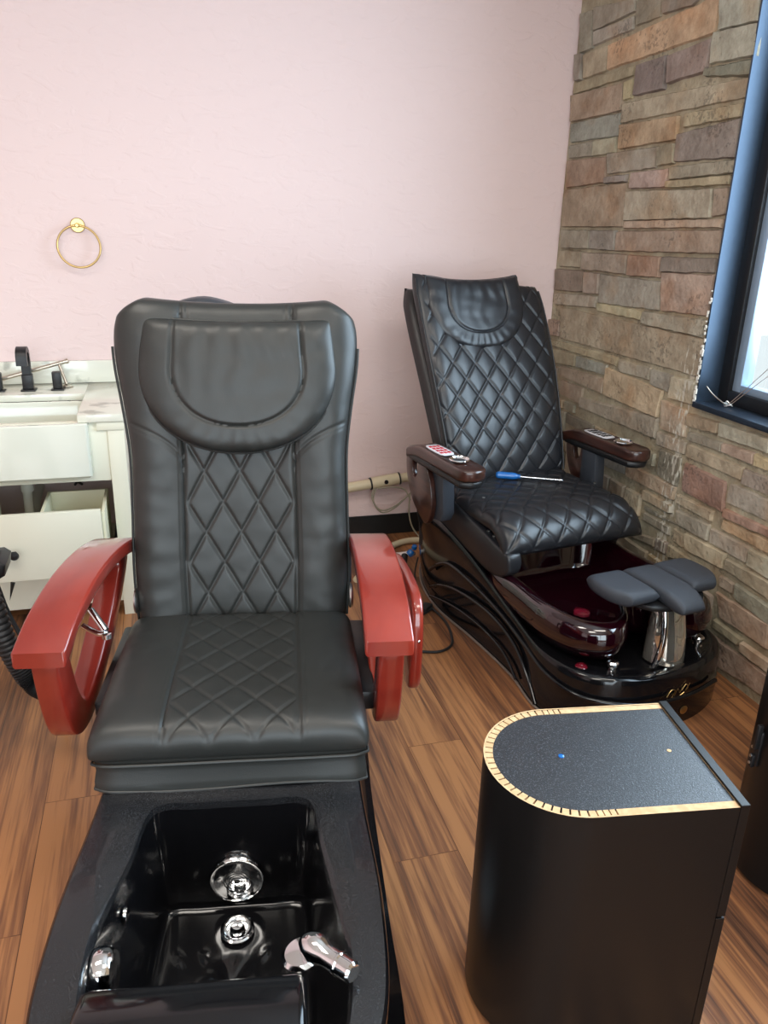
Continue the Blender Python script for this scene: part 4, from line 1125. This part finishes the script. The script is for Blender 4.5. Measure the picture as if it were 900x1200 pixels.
# armrests
def arm2(s):
    cx = s*.392
    f = MB()
    pts = cr([(cx-.052, .46), (cx-.056, .3), (cx-.058, .1), (cx-.054, .015), (cx-.02, -.015), (cx+.02, -.015), (cx+.054, .015), (cx+.058, .1), (cx+.056, .3), (cx+.052, .46)], 4)
    f.prism(pts, .705, .752, 'z', .012, 3)
    f.mi = 0
    # droop at the rear end
    for v in f.bm.verts:
        if v.co.y > .36: v.co.z -= (v.co.y-.36)**1.5*.9
        v.co.z -= .014
    o = f.build('armrest', M['walnut'], c2, ang=50)
    f = MB(); f.prism([(cx-.050, .44), (cx-.052, .02), (cx-.02, -.008), (cx+.02, -.008), (cx+.052, .02), (cx+.050, .44)], .662, .694, 'z', .012, 3); f.build('arm_underside', M['matte_black'], o)
    f = MB(); f.prism(cr([(cx-.030, .33), (cx-.030, .21), (cx, .195), (cx+.030, .21), (cx+.030, .33), (cx, .345)], 3, True), .7375, .7415, 'z', .001); kp = f.build('keypad', M['panel_white'], o)
    f = MB()
    for i in range(3):
        for j in range(4): f.box((cx-.017+.017*i, .225+.030*j, .742), (.012, .018, .003), .001)
    f.build('buttons', M['red_label'] if s < 0 else M['matte_black'], kp)
    f = MB(); f.lathe([(0, .7385), (.030, .7385), (.038, .741), (.040, .745), (.037, .748), (.034, .743), (.031, .740), (.030, .7395), (0, .7395)], (cx, .115, 0), None, 32); f.build('cup_holder', M['chrome'], o)
    return o
for s in (-1, 1):
    o = arm2(s)
    f = MB(); f.prism([(.315, .665), (.225, .68), (.205, .49), (.225, .455), (.31, .44)], s*.345, s*.40, 'x', .008); f.build('arm_post', M['grey_plastic'], c2)
    ol = cr([(.485, .70), (.49, .60), (.44, .50), (.355, .44), (.295, .425), (.26, .50), (.28, .60), (.33, .67), (.40, .71)], 6, True)
    hh_ = [(.415+.026*cos(a), .635+.048*sin(a)) for a in [pi/3.2-(-1)*2*pi*k/len(ol) for k in range(len(ol))]]
    # align the hole loop with the outline
    cen = Vector((.38, .58)); a0 = atan2(ol[0][1]-cen.y, ol[0][0]-cen.x)
    turn = 1 if ((ol[1][0]-cen.x)*(ol[0][1]-cen.y)-(ol[1][1]-cen.y)*(ol[0][0]-cen.x)) < 0 else -1
    hh_ = [(.415+.024*cos(a0+turn*2*pi*k/len(ol)), .635+.046*sin(a0+turn*2*pi*k/len(ol))) for k in range(len(ol))]
    f = MB(); f.prism(ol, s*.400, s*.425, 'x', .004, 2, hole=hh_)
    f.build('side_panel', M['walnut'], c2, ang=50)
for s in (-1, 1):
    f = MB(); f.lathe([(0, 0), (.006, 0), (.006, .003), (0, .004)], (s*.27, .12, .575), None, 12); f.build('snap_button', M['steel'], s2)

# screwdriver on the seat
a = Vector((.110, -.088)); 
sd = empty('screwdriver', (0, 0, 0)); tag(sd, 'screwdriver with blue handle lying on the rear chair seat', 'screwdriver')
def w2(x, y, z):
    return Vector((1.46+x*cos(-A2)-y*sin(-A2), 2.594+x*sin(-A2)+y*cos(-A2), z))
p0 = w2(-.088, .322, .590); p1 = w2(.139, .166, .588)
sd.location = p0
dv = (p1-p0).normalized(); Ms = dv.to_track_quat('Z', 'Y').to_matrix()
f = MB(); f.lathe([(0, 0), (.010, .001), (.015, .008), (.0155, .03), (.0145, .05), (.0155, .07), (.012, .088), (.009, .092), (.0105, .102), (0, .103)], (0, 0, 0), Ms, 12); f.build('handle', M['blue_plastic'], sd, ang=30)
f = MB(); f.lathe([(0, .10), (.0035, .10), (.0035, .262), (.0045, .268), (.002, .275), (0, .275)], (0, 0, 0), Ms, 12); f.build('shaft', M['chrome'], sd)

# ------------------------------------------------------------------ round front trolleys
def trolley(loc, rz, label, handle=False):
    t = empty('salon_trolley', loc, rz); tag(t, label, 'trolley', )
    Hh = .598; R = .1645; Lx = -.449+R
    def U(r_, xe, n=28):
        P = [(xe, -r_)]+[(Lx-r_*sin(pi*k/n), -r_*cos(pi*k/n)) for k in range(n+1)]+[(xe, r_)]
        return P
    f = MB(); f.prism(U(R, -.019), .012, Hh, 'z', 0, hole=U(R-.0035, -.0195))
    o = f.build('side_skin', [M['laminate'], M['mdf']], t, ang=30)
    for p in o.data.polygons:
        if p.normal.z > .5: p.material_index = 1
    f = MB()                                                 # kerfed core that lets the board bend
    r0, r1 = R-.0185, R-.0035
    n = 30
    for k in range(n):
        a0 = pi*(k+.11)/n; a1 = pi*(k+.89)/n
        pts = [(Lx-r1*sin(a0), -r1*cos(a0)), (Lx-r1*sin((a0+a1)/2), -r1*cos((a0+a1)/2)), (Lx-r1*sin(a1), -r1*cos(a1)), (Lx-r0*sin(a1), -r0*cos(a1)), (Lx-r0*sin(a0), -r0*cos(a0))]
        f.prism(pts, .012, Hh-.0008, 'z')
    for s in (-1, 1):
        y0_, y1_ = sorted((s*r0, s*r1))
        for k in range(3): f.bx(Lx+.001+.012*k, Lx+.0105+.012*k, y0_, y1_, .012, Hh-.0008)
        f.bx(Lx+.038, -.019, y0_, y1_, .012, Hh-.0008)
    f.build('kerfed_board', M['mdf'], t, False)
    f = MB(); f.prism(U(r0-.0003, -.019), Hh-.02, Hh-.0015, 'z'); tp = f.build('top_panel', M['laminate_top'], t, False)
    f = MB(); f.lathe([(0, 0), (.006, 0), (.006, .0015), (.003, .003), (0, .003)], (-.295, .008, Hh-.0015), None, 16); f.build('peg', M['blue_plastic'], tp)
    f = MB(); f.lathe([(0, 0), (.0045, 0), (.0045, .0006), (0, .0006)], (-.072, .005, Hh-.0015), None, 16); f.build('screw_hole', M['mdf'], tp)
    f = MB(); f.prism(U(r0-.001, -.02), .012, .03, 'z'); f.build('bottom_panel', M['laminate'], t, False)
    f = MB(); f.bx(-.018, 0, -R-.001, R+.001, .338, .602, .001); f.build('drawer_front', M['laminate'], t, False)
    f = MB(); f.bx(-.018, 0, -R-.001, R+.001, .010, .333, .001); f.build('door', M['laminate'], t, False)
    for sx, sy in ((-.05, -.11), (-.05, .11), (-.32, -.08), (-.32, .08)):
        f = MB(); f.lathe([(0, 0), (.016, 0), (.016, .0125), (0, .0125)], (sx, sy, 0), None, 14); f.build('glide', M['matte_black'], t)
    if handle:
        a = radians(12)
        f = MB(); cx_, cy_ = Lx-R*cos(a), R*sin(a)
        f.box((cx_-.003, cy_, .37), (.010, .022, .10), .003); f.box((cx_-.012, cy_-.004, .405), (.016, .010, .07), .003)
        f.box((cx_-.008, cy_+.004, .33), (.014, .014, .035), .003)
        h = f.build('latch', M['matte_black'], t)
        f = MB()
        for zz in (.325, .345, .372): f.lathe([(0, 0), (.004, 0), (.004, .003), (0, .004)], (cx_-.014, cy_+.004, zz), Matrix.Rotation(-pi/2, 3, 'Y'), 10)
        f.build('latch_screws', M['steel'], h)
    return t
trolley((.994, 1.080, 0), radians(-8.33), 'black salon trolley with rounded end and raw fibreboard top edge in the foreground')
trolley((1.808, 1.235, 0), radians(-5), 'black rounded trolley with a side latch, cut off by the right edge', True)
# ------------------------------------------------------------------ light
def area(name, loc, rot, sx, sy, power, col, spread=None):
    l = bpy.data.lights.new(name, 'AREA'); l.shape = 'RECTANGLE'; l.size = sx; l.size_y = sy; l.energy = power; l.color = col
    o = bpy.data.objects.new(name, l); o.location = loc; o.rotation_euler = rot; COL.objects.link(o)
    return o
def ceiling_fixture(x, y, power):
    t = empty('ceiling_light', (x, y, ZC)); tag(t, 'flat white ceiling light panel above the pedicure chairs', 'ceiling light', 'ceiling light panels')
    f = MB(); f.prism([(-.62, -.32), (.62, -.32), (.62, .32), (-.62, .32)], -.05, -.001, 'z', 0, hole=[(-.59, -.29), (.59, -.29), (.59, .29), (-.59, .29)])
    f.build('frame', M['white'], t, False)
    a = area('ceiling_lamp', (x, y, ZC-.045), (0, 0, 0), 1.16, .56, power, (1.0, .93, .84))
for x, y in ((-.6, 1.3), (-.6, -.9), (1.1, .4)): ceiling_fixture(x, y, 30)
area('storefront_daylight', (-.35, -2.72, 1.45), (radians(90), 0, 0), 3.6, 2.2, 150, (.84, .92, 1.0))
area('window_daylight', (2.35, 1.53, 1.85), (radians(90), 0, radians(90)), 1.9, 1.6, 110, (.66, .82, 1.0))

wd = bpy.data.worlds.new('outdoors'); scn.world = wd; wd.use_nodes = True
nt = wd.node_tree; N = nt.nodes; L = nt.links
bg = N['Background']; bg.inputs['Color'].default_value = (.86, .93, 1.0, 1); bg.inputs['Strength'].default_value = 2.2

# ------------------------------------------------------------------ camera
cd = bpy.data.cameras.new('camera'); cam = bpy.data.objects.new('camera', cd); COL.objects.link(cam)
cd.sensor_width = 36; cd.sensor_fit = 'AUTO'; cd.lens = 27.524; cd.clip_start = .02
ROT = Matrix(((0.962997, 0.06898, -0.260535), (-0.268217, 0.339938, -0.901389), (0.026388, 0.937915, 0.345861)))
m4 = ROT.to_4x4(); m4.translation = Vector((0, 0, 1.57)); cam.matrix_world = m4
scn.camera = cam

scn.view_settings.view_transform = 'Standard'
scn.view_settings.look = 'None'
scn.view_settings.gamma = 1
scn.view_settings.use_curve_mapping = False
scn.view_settings.exposure = 0.0
